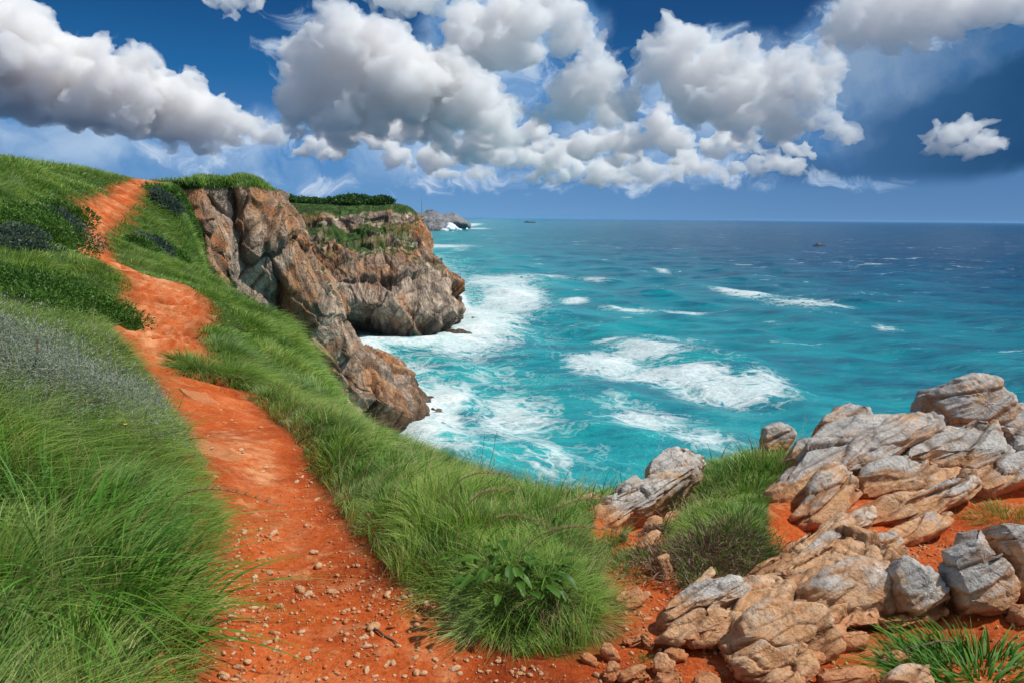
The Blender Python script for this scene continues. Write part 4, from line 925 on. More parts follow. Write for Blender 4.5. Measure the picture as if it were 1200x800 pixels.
# nearest: 1.7 - 5 m
x, y = sample(-4.2, 2.6, 1.3, 5.2, 150000)
x2, y2 = x, y
V_, Fq, tt, rd = grass_field('g', x, y, lambda x, y, d: np.where(x < -.2, .17+.12*sstep(0, .6, d), .12+.08*sstep(0, .35, d))*(1-.35*sstep(3.6, 4.6, y)), mat_grass, rg, 5, .0042, 3, cell=.30, radiate=.75)
G.add(V_, Fq, t=tt, rnd=rd)
x, y = sample(-7.5, 4.6, 5.2, 10., 150000)
V_, Fq, tt, rd = grass_field('g', x, y, lambda x, y, d: (.10+.12*sstep(0, .5, d))*(1-.35*sstep(.4, 1., x)), mat_grass, rg, 4, .0075, 4, cell=.42, radiate=.65)
G.add(V_, Fq, t=tt, rnd=rd)
x, y = sample(-17, 1, 10., 20., 190000, bmax=2.5)
V_, Fq, tt, rd = grass_field('g', x, y, lambda x, y, d: .08+.17*sstep(0, 1., d), mat_grass, rg, 3, .014, 5, cell=.6)
G.add(V_, Fq, t=tt, rnd=rd)
x, y = sample(-32, -4, 20., 38., 170000, bmax=1.5)
V_, Fq, tt, rd = grass_field('g', x, y, lambda x, y, d: .10+.2*sstep(0, 1., d), mat_grass, rg, 3, .026, 6, cell=.9)
G.add(V_, Fq, t=tt, rnd=rd)
def topgrass(P, n, h, w, seed):
    r_ = np.random.default_rng(seed); P = P[r_.integers(0, len(P), n)]+r_.normal(0, .12, (n, 3))*[1, 1, .1]
    V_, Fq, tt = blades(P-[0, 0, .03], h*r_.uniform(.5, 1.2, n), r_.normal(0, .35, (n, 2)), w*r_.uniform(.6, 1.3, n), r_, 3); G.add(V_, Fq, t=tt, rnd=np.repeat(r_.random(n)*.8, 8))
_a = C1V[(C1V[:, 2] > 1.25) & (C1V[:, 1] > 32) & (C1V[:, 1] < 42)]; topgrass(_a, 9000, .26, .035, 1)
# broader blades and bleached stalks mixed in
x, y = sample(-4, 3., 1.5, 7., 5200)
V_, Fq, tt, rd = grass_field('b', x, y, lambda x, y, d: .20+.10*sstep(0, .5, d), mat_grass, rg, 6, .0105, 18, cell=.5, radiate=.9)
LB = MB(); LB.add(V_, Fq, t=tt, rnd=rd)
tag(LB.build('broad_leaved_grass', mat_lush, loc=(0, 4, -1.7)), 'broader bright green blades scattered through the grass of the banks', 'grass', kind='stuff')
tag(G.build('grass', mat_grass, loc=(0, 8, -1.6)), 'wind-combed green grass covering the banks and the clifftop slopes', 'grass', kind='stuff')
# dry straw along the edges of the banks and hanging over the path
Dm = MB()
x, y = sample(-4.5, 3.2, 1.6, 9., 9000)
V_, Fq, tt, rd = grass_field('d', x, y, lambda x, y, d: .26+.12*sstep(0, .5, d), mat_dry, rg, 6, .0030, 28, cell=.45, radiate=.9, drop=.3)
Dm.add(V_, Fq, t=tt, rnd=rd)
x, y = sample(-4, 3.2, 1.6, 8., 60000, dens=lambda x, y: np.where((path_d(x, y)[0] < .16) | (soil_d(x, y) < .25), .55, .035), m=-.02)
V_, Fq, tt, rd = grass_field('d', x, y, lambda x, y, d: .13+.06*sstep(0, .4, d), mat_dry, rg, 4, .0028, 8, cell=.3, radiate=.5, drop=1.0)
Dm.add(V_, Fq, t=tt, rnd=rd)
tag(Dm.build('dry_grass', mat_dry, loc=(0, 4, -1.7)), 'dry straw-coloured grass fringing the edges of the path', 'dry grass', kind='stuff')

# ------------------------------------------------------------------ plants that stand out
def clump(name, px, py, rad, n, h, mat, label, cat, w=.006, segs=5, spread=1.0, droop=.6, curl=.25, group=None, dense=.5, dry=0., base=None, parts=('blades',), kind=None):
    q = hit(px, py) if base is None else np.array(base)
    r_ = rad*np.sqrt(rg.random(n))*1.; th = rg.uniform(0, 6.283, n)
    ns = 1 if n < 1000 else int(rg.integers(6, 10)); hx = rg.normal(0, .42, ns)*rad*(ns > 1); hy = rg.normal(0, .42, ns)*rad*(ns > 1); hs = rg.uniform(.65, 1.15, ns); ki = rg.integers(0, ns, n)
    if ns > 1: r_ = r_*.62
    x = q[0]+hx[ki]+r_*np.cos(th); y = q[1]+hy[ki]+r_*np.sin(th); z = zg(x, y)
    lean = np.stack([np.cos(th), np.sin(th)], -1)*(r_/rad/(.62 if ns > 1 else 1))[:, None]*spread+rg.normal(0, .3, (n, 2))+np.stack([hx, hy], -1)[ki]/rad*.5
    hh = h*hs[ki]*rg.uniform(.4, 1.15, n)*(1-.3*(r_/rad)**2)
    V_, Fq, tt = blades(np.stack([x, y, z-.02], -1), hh, lean, w*rg.uniform(.6, 1.3, n), rg, segs, droop, curl)
    rd = np.repeat(np.clip(rg.random(n)*.8, 0, 1), 2*(segs+1))
    root = tag(empty(name, (q[0], q[1], zg(q[0], q[1])[0])), label, cat, group)
    mk('blades', V_, Fq, mat, parent=root, attrs={'t': tt, 'rnd': rd})
    if dry:
        m_ = int(n*dry); th = rg.uniform(0, 6.283, m_); r_ = rad*rg.uniform(.75, 1.08, m_); x = q[0]+r_*np.cos(th); y = q[1]+r_*np.sin(th)
        V_, Fq, tt = blades(np.stack([x, y, zg(x, y)-.01], -1), h*rg.uniform(.3, .6, m_), np.stack([np.cos(th), np.sin(th)], -1)*1.5+rg.normal(0, .3, (m_, 2)), w*.7*np.ones(m_), rg, segs, .7, .3)
        mk('dry_blades', V_, Fq, mat_dry, parent=root, attrs={'t': tt, 'rnd': np.repeat(rg.random(m_), 2*(segs+1))})
    return root
clump('grass_tussock', 238, 432, .36, 3800, .40, mat_grass, 'round grass tussock bulging onto the path at its bend', 'grass tussock', w=.006, dry=.08)
clump('grass_tussock', 596, 700, .22, 3600, .17, mat_grass, 'big shaggy grass tussock at the blunt end of the mound between path and clearing', 'grass tussock', w=.0042, dry=.12, spread=1.1, curl=.4)
clump('grass_tussock', 632, 672, .22, 2800, .22, mat_grass, 'taller dark tussock behind the shaggy one at the mound end', 'grass tussock', w=.0042, spread=1.1, curl=.4)
clump('grass_tussock', 540, 665, .20, 2400, .14, mat_grass, 'low tussock spilling onto the path left of the shaggy one', 'grass tussock', w=.0042, dry=.1, spread=1.2, curl=.4)
clump('grass_tussock', 668, 690, .22, 2200, .18, mat_grass, 'lower pale grass tussock on the right flank of the mound end', 'grass tussock', w=.004, dry=.25, spread=1.1)
clump('grass_tussock', 730, 662, .2, 1300, .12, mat_grass, 'short bluish grass tuft between the mound and the red gully', 'grass tussock', w=.0045)
clump('grass_tussock', 866, 556, .33, 2600, .19, mat_lush, 'lush green grass tussock on the brink between the ledge and the big outcrop', 'grass tussock', w=.008, base=at(868, 566, 5.35), spread=.8)
clump('grass_tussock', 886, 648, .11, 300, .17, mat_lush, 'bright green spiky tussock at the left foot of the big outcrop', 'grass tussock', w=.008)
clump('grass_tussock', 930, 527, .20, 700, .16, mat_grass, 'yellowish grass tuft between the round boulder and the big outcrop', 'grass tussock', w=.006)
clump('grass_tussock', 958, 505, .15, 500, .20, mat_lush, 'small dark green tuft against the sea above the big outcrop', 'grass tussock', w=.007, base=at(958, 512, 5.9))
clump('grass_tuft', 756, 775, .045, 260, .06, mat_lush, 'small green tuft among the stones at the bottom of the clearing', 'grass tuft', w=.003)
clump('grass_tuft', 738, 800, .06, 260, .04, mat_lush, 'low green tuft cut by the bottom edge below the clearing stones', 'grass tuft', w=.003)
clump('grass_tuft', 1012, 636, .07, 120, .09, mat_grass, 'thin green tuft at the lower edge of the big outcrop', 'grass tuft', w=.003)
clump('grass_tuft', 1120, 606, .10, 150, .08, mat_grass, 'thin grass tuft on the red earth right of the big outcrop', 'grass tuft', w=.003)
clump('grass_tuft', 1185, 606, .22, 700, .11, mat_grass, 'sparse grass patch at the right edge of the photo above the grey rocks', 'grass tuft', w=.004)
# broad bladed clump bottom right
def broad(name, px, py, n, h, w, rad, label, spread=1.1, cat='broad-bladed grass', droop=.62, base=None, stray=None):
    q = hit(px, py) if base is None else np.array(base)
    root = tag(empty(name, (q[0], q[1], zg(q[0], q[1])[0])), label, cat)
    r_ = rad*np.sqrt(rg.random(n)); th = rg.uniform(0, 6.283, n)
    x = q[0]+r_*np.cos(th); y = q[1]+r_*np.sin(th)
    V_, Fq, tt = blades(np.stack([x, y, zg(x, y)-.02], -1), h*rg.uniform(.5, 1.15, n), np.stack([np.cos(th), np.sin(th)], -1)*spread*rg.uniform(.3, 1.2, (n, 1)), w*rg.uniform(.5, 1.3, n), rg, 8, droop, .2)
    mk('blades', V_, Fq, mat_lush, parent=root, attrs={'t': tt, 'rnd': np.repeat(rg.random(n)*.9, 18)}); return root
broad('broad_bladed_grass', 1150, 805, 620, .19, .012, .28, 'dense clump of broad dark green blades in the bottom right corner', spread=1.5)
broad('broad_bladed_grass', 1080, 790, 120, .16, .010, .14, 'smaller spray of broad green blades left of the corner clump', spread=1.5)
broad('broad_bladed_grass', 75, 660, 700, .46, .013, .50, 'dark tall clump of arching broad blades on the left bank', spread=1.3)
# a few very long arching blades over the left bank
ab = tag(empty('arching_blades', hit(95, 700)), 'few very long bright green blades arching over the left bank', 'grass blades')
m = MB()
for (pts, w_) in [([(150, 690, 2.75, 0), (110, 600, 2.9, 0), (70, 590, 3.0, 0), (40, 560, 3.0, 0)], .012)]: pass
for i in range(44):
    bx, by = rg.uniform(-2.2, -1.35), rg.uniform(2.0, 3.3); th = rg.uniform(0, 6.28); l_ = rg.uniform(.5, 1.0)
    V_, Fq, tt = blades(np.array([[bx, by, zg(bx, by)[0]]]), np.array([rg.uniform(.42, .62)]), np.array([[math.cos(th), math.sin(th)]])*rg.uniform(.8, 1.5), np.array([rg.uniform(.008, .013)]), rg, 12, .68, .15)
    m.add(V_, Fq, t=tt, rnd=np.full(len(V_), rg.uniform(.5, 1.)))
m.build('blades', mat_lush, parent=ab)
# seed heads: bent stalks with a furry plume
def seedhead(px, py, h, th, label, lean=1.1, base=None, pale=True):
    q = hit(px, py) if base is None else np.array(base)
    z0 = zg(q[0], q[1])[0]; t_ = np.linspace(0, 1, 26)
    P = np.array([q[0], q[1], z0])+np.stack([math.cos(th)*lean*h*t_**2.2, math.sin(th)*lean*h*t_**2.2, h*(t_*1.25-.55*t_**3)], -1)
    root = tag(empty('grass_seed_head', (q[0], q[1], z0)), label, 'seed head')
    V_, Fq = tube(P, np.linspace(.0028, .0015, 26), 5); mk('stalk', V_, Fq, mat_dry, parent=root, attrs={'t': np.full(len(V_), .5), 'rnd': np.full(len(V_), .5)})
    k = rg.integers(14, 26, 420); D_ = rg.normal(size=(420, 3))*[1, 1, .6]; D_ /= np.linalg.norm(D_, axis=1)[:, None]; D_ += np.gradient(P, axis=0)[k-1]*26
    V_, Fq, tt = blades(P[np.minimum(k, 25)]-0, np.full(420, .016), D_[:, :2]*1.2, np.full(420, .0016), rg, 2, 0, .5)
    mk('plume', V_, Fq, mat_dry, parent=root, attrs={'t': np.full(len(V_), 1.), 'rnd': np.repeat(rg.random(420)*.6+.2, 6)})
seedhead(600, 690, .50, -.35, 'long pale plume arching right over the end of the grass mound')
seedhead(620, 655, .46, -.1, 'furry grass plume bowing right across the top of the mound end')
seedhead(560, 655, .42, -.7, 'pale plume nodding over the middle of the grass mound')
seedhead(535, 640, .40, .2, 'pale plume standing furthest left on the grass mound', lean=.7)
seedhead(520, 610, .42, -.2, 'slim plume on the far crest of the grass mound', lean=.9)
seedhead(190, 640, .5, -.5, 'long pale stalk reaching from the left bank over the path', lean=1.5)

def bush(name, c, rad, n, leaf, mat, label, cat='shrub', group=None, lumps=9, stems=True, asp=.45, seed=0, up=.3, fine=False):
    """crown of many small leaves on lumpy clumps, open between them; a few stems inside"""
    r_ = np.random.default_rng(seed+900); rad = np.array(rad, float)
    u = r_.normal(size=(lumps, 3)); u[:, 2] = np.abs(u[:, 2]); u /= np.linalg.norm(u, axis=1)[:, None]
    LC = u*rad*r_.uniform(.35, .72, (lumps, 1)); LR = r_.uniform(.38, .6, lumps)
    k = r_.integers(0, lumps, n); v = r_.normal(size=(n, 3)); v[:, 2] = v[:, 2]*.8+.25; v /= np.linalg.norm(v, axis=1)[:, None]
    P = LC[k]+v*LR[k][:, None]*rad*(r_.uniform(0, 1, (n, 1))**.35)
    P = P+fbm(P/(rad.mean()*.25)+seed, 3, seed)[:, None]*v*rad*.12
    P[:, 2] = np.maximum(P[:, 2], -.1*rad[2])
    gz = zg(c[0]+P[:, 0], c[1]+P[:, 1]); P = P+np.array([c[0], c[1], 0]); P[:, 2] += gz*.7+c[2]*.3
    d1 = v+r_.normal(0, .55, (n, 3)); d1[:, 2] += up; d1 /= np.linalg.norm(d1, axis=1)[:, None]
    d2 = np.cross(d1, r_.normal(size=(n, 3))); d2 /= np.linalg.norm(d2, axis=1)[:, None]; d3 = np.cross(d1, d2)
    L_ = leaf*r_.uniform(.6, 1.3, n)[:, None]; Wd = L_*asp
    Q = np.stack([P, P+d1*L_*.5+d2*Wd*.5+d3*Wd*.1, P+d1*L_, P+d1*L_*.5-d2*Wd*.5+d3*Wd*.1], 1).reshape(-1, 3)
    root = tag(empty(name, c), label, cat, group)
    rd = np.clip(.5*r_.random(n)+.35*(r_.random(lumps)[k])+.25*(P[:, 2]-P[:, 2].min())/(np.ptp(P[:, 2])+.01), 0, 1)
    mk('foliage', Q, np.arange(4*n).reshape(-1, 4), mat, parent=root, smooth=False, attrs={'rnd': np.repeat(rd, 4), 't': np.tile([0, .5, 1, .5], n)})
    if stems:
        m = MB()
        for i in range(lumps):
            e = LC[i]*r_.uniform(.9, 1.3); a = np.array([0, 0, -.05]); q = np.linspace(0, 1, 6)[:, None]
            pt = a*(1-q)+e*q+np.sin(q*3.1)*r_.normal(0, .06, 3)*rad.mean()
            gz0 = zg(c[0]+pt[:, 0], c[1]+pt[:, 1]); pt = pt+np.array([c[0], c[1], 0]); pt[:, 2] += gz0*.7+c[2]*.3
            V_, Fq = tube(pt, np.linspace(.02, .006, 6)*rad.mean(), 5); m.add(V_, Fq)
        m.build('stems', mat_stem, parent=root)
    return root
def gpt(px, py, Y):
    q = at(px, py, Y); return (q[0], q[1], zg(q[0], q[1])[0])
HB = [ # px, py on the ground, Y, radius m (w, d, h), leaves, size, mat, label
 (25, 262, 15.5, (1.3, .9, .75), 9000, .075, 'A', 'dark bushy shrub at the left edge near the top of the hillside'),
 (62, 250, 16.5, (1.0, .8, .65), 7000, .075, 'B', 'bluish dark shrub in the middle of the upper left hillside'),
 (78, 246, 19, (.7, .6, .5), 5000, .075, 'A', 'rounded mid green shrub on the upper hillside nearest the path'),
 (15, 295, 13, (1.0, .8, .5), 6500, .06, 'B', 'bluish grey shrub at the left edge halfway up the hillside'),
 (55, 288, 14.5, (.9, .7, .55), 6000, .06, 'A', 'bright green shrub in the centre of the left hillside'),
 (58, 300, 14.5, (.5, .5, .3), 3000, .06, 'A', 'low green shrub beside the left edge of the upper path'),
 (32, 352, 9.3, (1.0, .7, .46), 12000, .045, 'A', 'spreading fresh green shrub on the slope above the silver heath'),
 (95, 362, 9.4, (.85, .6, .27), 8500, .045, 'A', 'dense green shrub hanging over the left edge of the path bend'),
 (132, 380, 9.2, (.42, .35, .22), 4000, .04, 'A', 'small green shrub at the corner where the path bends left'),
 (10, 378, 8.0, (.8, .5, .35), 5500, .04, 'A', 'dark green shrub at the left edge right behind the silver heath'),
 (205, 240, 29, (1.0, 1.0, .75), 6000, .12, 'A', 'bright green bush on the brow where the cliff face begins'),
 (192, 262, 27, (.8, .8, .55), 4000, .10, 'B', 'bluish bush on the slope just right of the upper path'),
 (182, 290, 23, (.7, .6, .45), 3500, .09, 'B', 'grey-green bush halfway down the slope right of the upper path'),
 (170, 298, 20.5, (.5, .5, .35), 2600, .08, 'A', 'small green bush at the inner corner of the path'),
 (205, 298, 24, (.5, .7, .6), 3200, .09, 'A', 'dark green bush against the foot of the cliff face'),
 (280, 348, 16.5, (.9, .7, .3), 3600, .07, 'A', 'low spreading bush on the brink above the cliff rib')]
for i, (px, py, Y, rad, n, lf, k, lab) in enumerate(HB): bush('shrub', gpt(px, py, Y), rad, n, lf, {'A': mat_bushA, 'B': mat_bushB}[k], lab, seed=i*3)
bush('heath_bush', gpt(15, 500, 4.0), (1.0, .60, .48), 42000, .022, mat_grey, 'silvery grey heath bush filling the left bank beside the path', 'heath bush', lumps=22, asp=.16, seed=70)
bush('heath_bush', gpt(128, 490, 4.7), (.36, .32, .26), 12000, .020, mat_grey, 'small silvery heath bush between the big one and the path grass', 'heath bush', lumps=10, asp=.16, seed=75)
bush('bramble_patch', hit(834, 645), (.50, .38, .06), 6000, .050, mat_brown, 'tangled brown dead bramble patch left of the big outcrop', 'bramble', lumps=26, asp=.09, seed=80)
bush('bramble_patch', gpt(775, 650, 4.2), (.14, .12, .05), 1200, .025, mat_brown, 'small brown twiggy patch beside the upright white stone', 'bramble', lumps=6, asp=.16, seed=84)
# dock-like leafy plant in the mound end
def leafy(px, py, Y, n, label, size=.10, seed=1, dz=0.1):
    r_ = np.random.default_rng(seed); c = np.array(gpt(px, py, Y)); root = tag(empty('leafy_weed', c), label, 'weed')
    for i in range(n):
        th = r_.uniform(0, 6.28); rr = r_.uniform(.02, .24); L_ = size*r_.uniform(.7, 1.25); W_ = L_*.5
        b = c+np.array([math.cos(th)*rr*1.2, math.sin(th)*rr*.7-.06, dz+r_.uniform(-.02, .12)])
        nu_, nv_ = 9, 7; u = np.linspace(0, 1, nu_); v = np.linspace(-1, 1, nv_); U, Vv = np.meshgrid(u, v, indexing='ij')
        w_ = W_*np.sin(np.pi*np.clip(U*.93+.05, 0, 1))**.7*(1+.10*np.sin(U*22))*.5
        pit = r_.uniform(-.1, .8); fx = U*L_; fz = pit*U*L_-.9*(U*L_)**2/L_*r_.uniform(.4, .9)+.16*np.abs(Vv)*w_*1.8+.004*np.sin(U*25+Vv*3)
        X_ = np.stack([fx, Vv*w_, fz], -1).reshape(-1, 3); cz, sz_ = math.cos(th), math.sin(th)
        X_ = X_ @ np.array([[cz, sz_, 0], [-sz_, cz, 0], [0, 0, 1.]])+b
        mk('leaf', X_, gridq(nu_, nv_), mat_bushA, parent=root, attrs={'t': U.ravel()*.7, 'rnd': np.full(U.size, r_.uniform(.3, .9))})
leafy(598, 706, 3.1, 60, 'broad-leaved green weed growing in the front of the shaggy tussock', dz=.13, size=.075)
# flowers
for i, (px, py, lab) in enumerate([(148, 548, 'single yellow flower on the left bank nearest the camera'), (300, 405, 'yellow flower on the grass ridge above the round tussock'), (312, 440, 'yellow flower low on the grass ridge right of the path'), (268, 396, 'tiny yellow flower left on the grass ridge')]):
    q = hit(px, py)
    if q is None: continue
    s_ = .012 if i == 0 else .02; z0 = zg(q[0], q[1])[0]; root = tag(empty('flower', (q[0], q[1], z0)), lab, 'flower')
    V_, Fq = tube(np.array([q[0], q[1], z0])+np.array([[0, 0, 0], [.01, 0, .12], [.015, 0, .24]]), .002, 5); mk('stem', V_, Fq, mat_lush, parent=root, attrs={'t': np.zeros(len(V_)), 'rnd': np.full(len(V_), .5)})
    if i == 0:
        mat_y, t, out = newmat('yellow_petal'); principled(t, out, (.75, .50, .04), .6)
    m = MB()
    for k in range(8):
        a_ = k*math.pi/4; c_ = np.array([q[0]+.015, q[1], z0+.24]); d_ = np.array([math.cos(a_), math.sin(a_), .25]); e_ = np.array([-math.sin(a_), math.cos(a_), 0])
        m.add(np.array([c_, c_+d_*s_*.6+e_*s_*.3, c_+d_*s_, c_+d_*s_*.6-e_*s_*.3]), [[0, 1, 2, 3]])
    m.build('petals', mat_y, parent=root)
# twigs and roots
def stick(pts, rad, label, name='twig', cat='twig'):
    P = []
    for p in pts:
        q = hit(p[0], p[1]); P.append([q[0], q[1], q[2]+(p[2] if len(p) > 2 else .008)])
    P = catmull(np.array(P), 22); P = P+np.stack([fbm(P*40+k, 2, k)*.004 for k in range(3)], -1)
    V_, Fq = tube(P, np.linspace(rad, rad*.45, 22), 7); tag(mk(name, V_, Fq, mat_stem, loc=P[0]), label, cat)
stick([(438, 737), (450, 746), (462, 752), (468, 756)], .006, 'short dark dead root lying in the lower right of the path', 'root', 'root')
stick([(956, 716), (975, 728), (988, 728), (1004, 729)], .004, 'thin forked brown root lying over the brown block')
stick([(988, 728), (980, 742), (972, 752)], .003, 'thin side shoot hanging from the forked root')
stick([(1068, 628), (1080, 618), (1088, 608)], .004, 'short pale twig on the earth under the big outcrop')
stick([(1030, 780, .02), (1060, 772, .04), (1100, 764, .05), (1120, 760, .03)], .007, 'bleached stick reaching into the bottom right grass clump')
for i, (x0, y0, x1, y1) in enumerate([(186, 480, 200, 455), (198, 488, 216, 460), (560, 545, 568, 508), (572, 540, 582, 505)]):
    q = at(x0, y0, 5.4 if i < 2 else 6.6); q2 = at(x1, y1, 5.45 if i < 2 else 6.65); q[2] -= .1
    P = catmull(np.array([q, (q+q2)/2+[.01, 0, .01], q2]), 8); V_, Fq = tube(P, np.linspace(.003, .0015, 8), 5)
    tag(mk('dead_stalk', V_, Fq, mat_stem, loc=P[0]), ['short dark dead stalk leaning right at the left edge of the path', 'longer dark dead stalk beside the short one at the left edge of the path', 'thin dead stalk standing against the sea above the grass brink', 'thin dead stalk leaning right beside the other against the sea'][i], 'dead stalk')

# ------------------------------------------------------------------ far trees, mast, boats, sea rocks
far_lab = 'dark windswept tree on the skyline of the second headland'
names = ['leftmost, next to the near cliff', 'second from the left', 'third from the left', 'fourth from the left', 'fifth from the left', 'sixth from the left', 'seventh from the left', 'rightmost of the row']
for i, (px, ht, w_) in enumerate([(322, .9, 2.2), (340, 1.5, 2.6), (362, 1.1, 2.4), (380, .8, 1.9), (403, 1.7, 2.8), (420, 1.9, 2.3), (437, 1.2, 2.4), (448, 1.5, 1.7)]):
    q = at(px, 239, 111.5); r_ = np.random.default_rng(40+i)
    ht *= .72; root = tag(empty('tree', q), f'dark low tree on the skyline of the second headland, {names[i]}', 'tree', 'trees along the far clifftop')
    n = 2600; u = r_.normal(size=(n, 3)); u /= np.linalg.norm(u, axis=1)[:, None]; lump = fbm(u*2.2+i*3, 3, i)
    P = u*np.array([w_, w_*.8, ht])*(r_.uniform(.5, 1, (n, 1))**.4)*(1+.5*lump)[:, None]; P[:, 2] = np.abs(P[:, 2])*.9+.1; P += q
    d1 = r_.normal(size=(n, 3)); d1 /= np.linalg.norm(d1, axis=1)[:, None]; d2 = np.cross(d1, r_.normal(size=(n, 3))); d2 /= np.linalg.norm(d2, axis=1)[:, None]; L_ = .34*r_.uniform(.6, 1.3, (n, 1))
    Q = np.stack([P, P+d1*L_*.5+d2*L_*.3, P+d1*L_, P+d1*L_*.5-d2*L_*.3], 1).reshape(-1, 3)
    mk('crown', Q, np.arange(4*n).reshape(-1, 4), mat_bushA, parent=root, smooth=False, attrs={'rnd': np.repeat(r_.random(n)*.55, 4), 't': np.zeros(4*n)})
    V_, Fq = tube(np.array([q-[0, 0, .6], q+[.1, 0, .2], q+[.2, 0, ht*.6]]), [.22, .16, .08], 7); mk('trunk', V_, Fq, mat_stem, parent=root)
# sea rocks awash at the cliff foot
for i, (px, py, r_, lab) in enumerate([(507, 488, 1.0, 'small dark rock awash off the foot of the near cliff'), (510, 505, .9, 'darkest low rock in the foam under the near cliff'), (499, 470, .7, 'tiny rock breaking the foam beside the near cliff'),
                                       (556, 377, 1.0, 'low rock at the seaward tip of the second cliff'), (537, 392, 1.3, 'jagged rock in the foam before the second cliff')]):
    q = at_z(px, py, SEA); V_ = ICO[3][0]*np.array([1.3, 1., .55])*r_; V_, ck_, _ = rockify(V_, ICO[3][0], .5*r_, .25*r_, 600+i, rough=.4); V_ = V_+q
    tag(mk('sea_rock', V_, None, mat_c2, loc=q, Ft=ICO[3][1], attrs={'crack': ck_, 'cid': np.zeros(len(V_)), 'flat': np.zeros(len(V_))}), lab, 'sea rock')
# surf bursting against the foot of the far headland
mat_sp, t, out = newmat('white_surf'); principled(t, out, t.mix(t.noise(geo(t).outputs['Position'], .15, 5, .7), (.75, .84, .88), (.93, .95, .96)), .9)
r_ = np.random.default_rng(9); m = []; fF = []; n0 = 0
for i in range(90):
    u = r_.random(); q = at_z(520+u*27, 271.-u*2.6+r_.normal(0, .3), SEA); s_ = r_.uniform(.9, 2.2)*(1+.9*np.exp(-((u-.35)/.2)**2))
    V_ = ICO[2][0]*np.array([1.6, 1, 1.])*s_; V_ = V_+fbm(V_/3.+i*7, 3, i)[:, None]*ICO[2][0]*s_*.7; m.append(V_+q+[0, 0, r_.uniform(0, 5)*np.exp(-((u-.3)/.22)**2)]); fF.append(ICO[2][1]+n0); n0 += len(V_)
tag(mk('surf', np.concatenate(m), None, mat_sp, loc=at_z(533, 270, SEA), Ft=np.concatenate(fF)), 'white surf bursting against the foot of the far headland', 'surf', kind='stuff')
# mast behind the second headland
q = at(494.5, 256, 700); mt = tag(empty('mast', q-np.array([0, 0, 6])), 'faint thin mast rising behind the second headland', 'mast')
mat_steel, t, out = newmat('grey_steel'); principled(t, out, t.mix(t.noise(geo(t).outputs['Position'], .5, 3, .5), (.30, .34, .40), (.38, .42, .48)), .5)
V_, Fq = tube(np.array([q-[0, 0, 8], q+[0, 0, 8], q+[0, 0, 19]]), [.55, .42, .22], 8); mk('pole', V_, Fq, mat_steel, parent=mt)
for z_ in (8, 13): V_, Fq = tube(np.array([q+[-1.1, 0, z_], q+[0, 0, z_+.02], q+[1.1, 0, z_]]), .16, 6); mk('crossarm', V_, Fq, mat_steel, parent=mt)
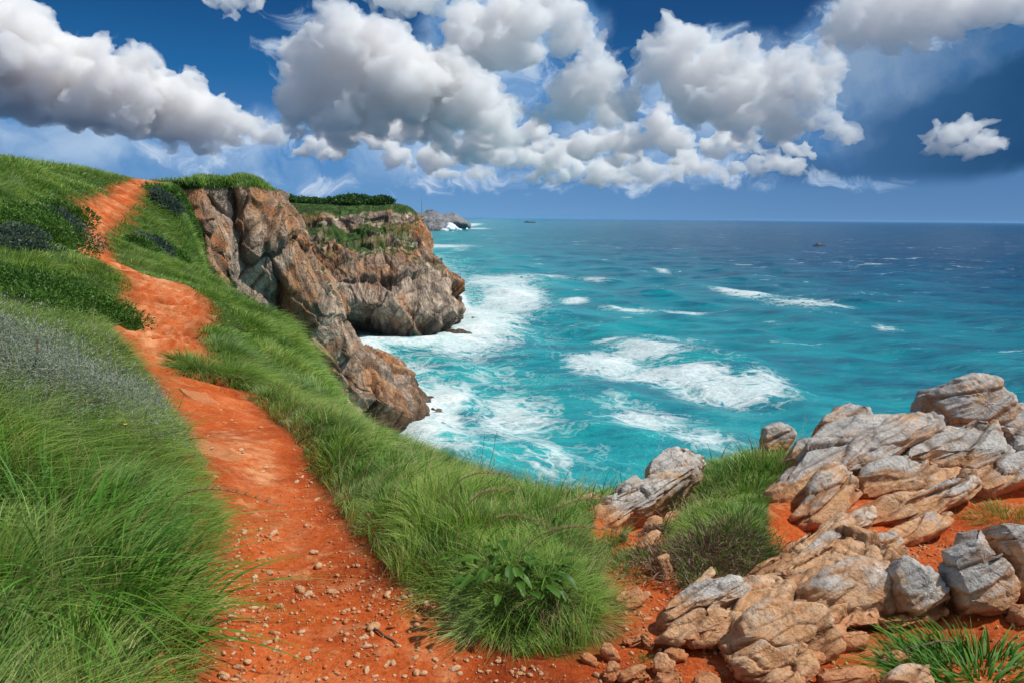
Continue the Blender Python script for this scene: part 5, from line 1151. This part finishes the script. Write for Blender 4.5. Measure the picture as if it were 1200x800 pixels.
# boats
mat_hull, t, out = newmat('dark_hull_paint'); principled(t, out, t.mix(t.noise(geo(t).outputs['Position'], .8, 3, .6), (.02, .03, .035), (.05, .06, .06)), .5)
mat_cab, t, out = newmat('weathered_cabin_paint'); principled(t, out, t.mix(t.noise(geo(t).outputs['Position'], 1.5, 3, .6), (.10, .12, .12), (.20, .20, .18)), .5)
def boat(px, py, L_, label, cab, mast_, rz=0.):
    q = at_z(px, py, SEA); root = tag(empty('boat', q), label, 'boat')
    c, s_ = math.cos(rz), math.sin(rz); Rz = np.array([[c, s_, 0], [-s_, c, 0], [0, 0, 1]])
    st = np.linspace(0, 1, 13); rows = []
    for u in st:
        w_ = .17*L_*(1-abs(2*u-.85)**3.2*.95 if u > .42 else 1-.12*(1-u/.42)); w_ = max(w_, .004*L_); sh = .085*L_*(1+.9*max(0, u-.45)**2*2.2)
        rows.append([[(u-.5)*L_, -w_, sh], [(u-.5)*L_, -w_*.92, sh*.4], [(u-.5)*L_, -w_*.5, -.04*L_], [(u-.5)*L_, 0, -.06*L_], [(u-.5)*L_, w_*.5, -.04*L_], [(u-.5)*L_, w_*.92, sh*.4], [(u-.5)*L_, w_, sh], [(u-.5)*L_, 0, sh*.88]])
    A = np.array(rows); V_ = A.reshape(-1, 3) @ Rz+q; n_u, n_v = A.shape[:2]
    I, J = np.meshgrid(np.arange(n_u-1), np.arange(n_v), indexing='ij'); J2 = (J+1) % n_v
    mk('hull', V_, np.stack([I*n_v+J, (I+1)*n_v+J, (I+1)*n_v+J2, I*n_v+J2], -1).reshape(-1, 4), mat_hull, parent=root)
    for (x0, x1, z0, z1, wy) in cab:
        B = np.array([[x, y, z] for x in (x0, x1) for y in (-wy, wy) for z in (z0, z1)])*L_; B[[1, 3], 0] += .02*L_; B[[5, 7], 0] -= .03*L_
        mk('cabin', B @ Rz+q, [[0, 1, 3, 2], [4, 6, 7, 5], [0, 4, 5, 1], [2, 3, 7, 6], [1, 5, 7, 3], [0, 2, 6, 4]], mat_cab, parent=root, smooth=False)
    for (x, z1) in mast_:
        V_, Fq = tube(np.array([[x, 0, .08], [x, 0, z1*.6], [x, 0, z1]])*L_ @ Rz+q, .008*L_, 6); mk('mast', V_, Fq, mat_hull, parent=root)
    return root
boat(961, 289, 8.5, 'small dark fishing boat alone on the blue water at the right', [(-.30, -.02, .07, .20, .09)], [(.05, .34)], .3)
boat(621, 261.3, 36, 'long dark ship far out near the horizon left of the middle', [(-.36, -.14, .07, .17, .10), (.0, .3, .07, .11, .09)], [(-.2, .27), (.3, .2)], .1)

# ------------------------------------------------------------------ the air over the sea
mat_hz, t, out = newmat('sea_air')
t.l.new(t.node('ShaderNodeVolumePrincipled', {'Color': (.30, .62, 1., 1), 'Density': .00006, 'Anisotropy': 0.}).outputs[0], out.inputs[1])
bx_ = np.array([[x, y, z] for x in (-60500, 60500) for y in (-1400, 60500) for z in (-19., 14.)])
tag(mk('haze', bx_, [[0, 1, 3, 2], [4, 6, 7, 5], [0, 4, 5, 1], [2, 3, 7, 6], [1, 5, 7, 3], [0, 2, 6, 4]], mat_hz, loc=(0, 0, -19), smooth=False), 'thin sea haze over the water', 'haze', kind='stuff')
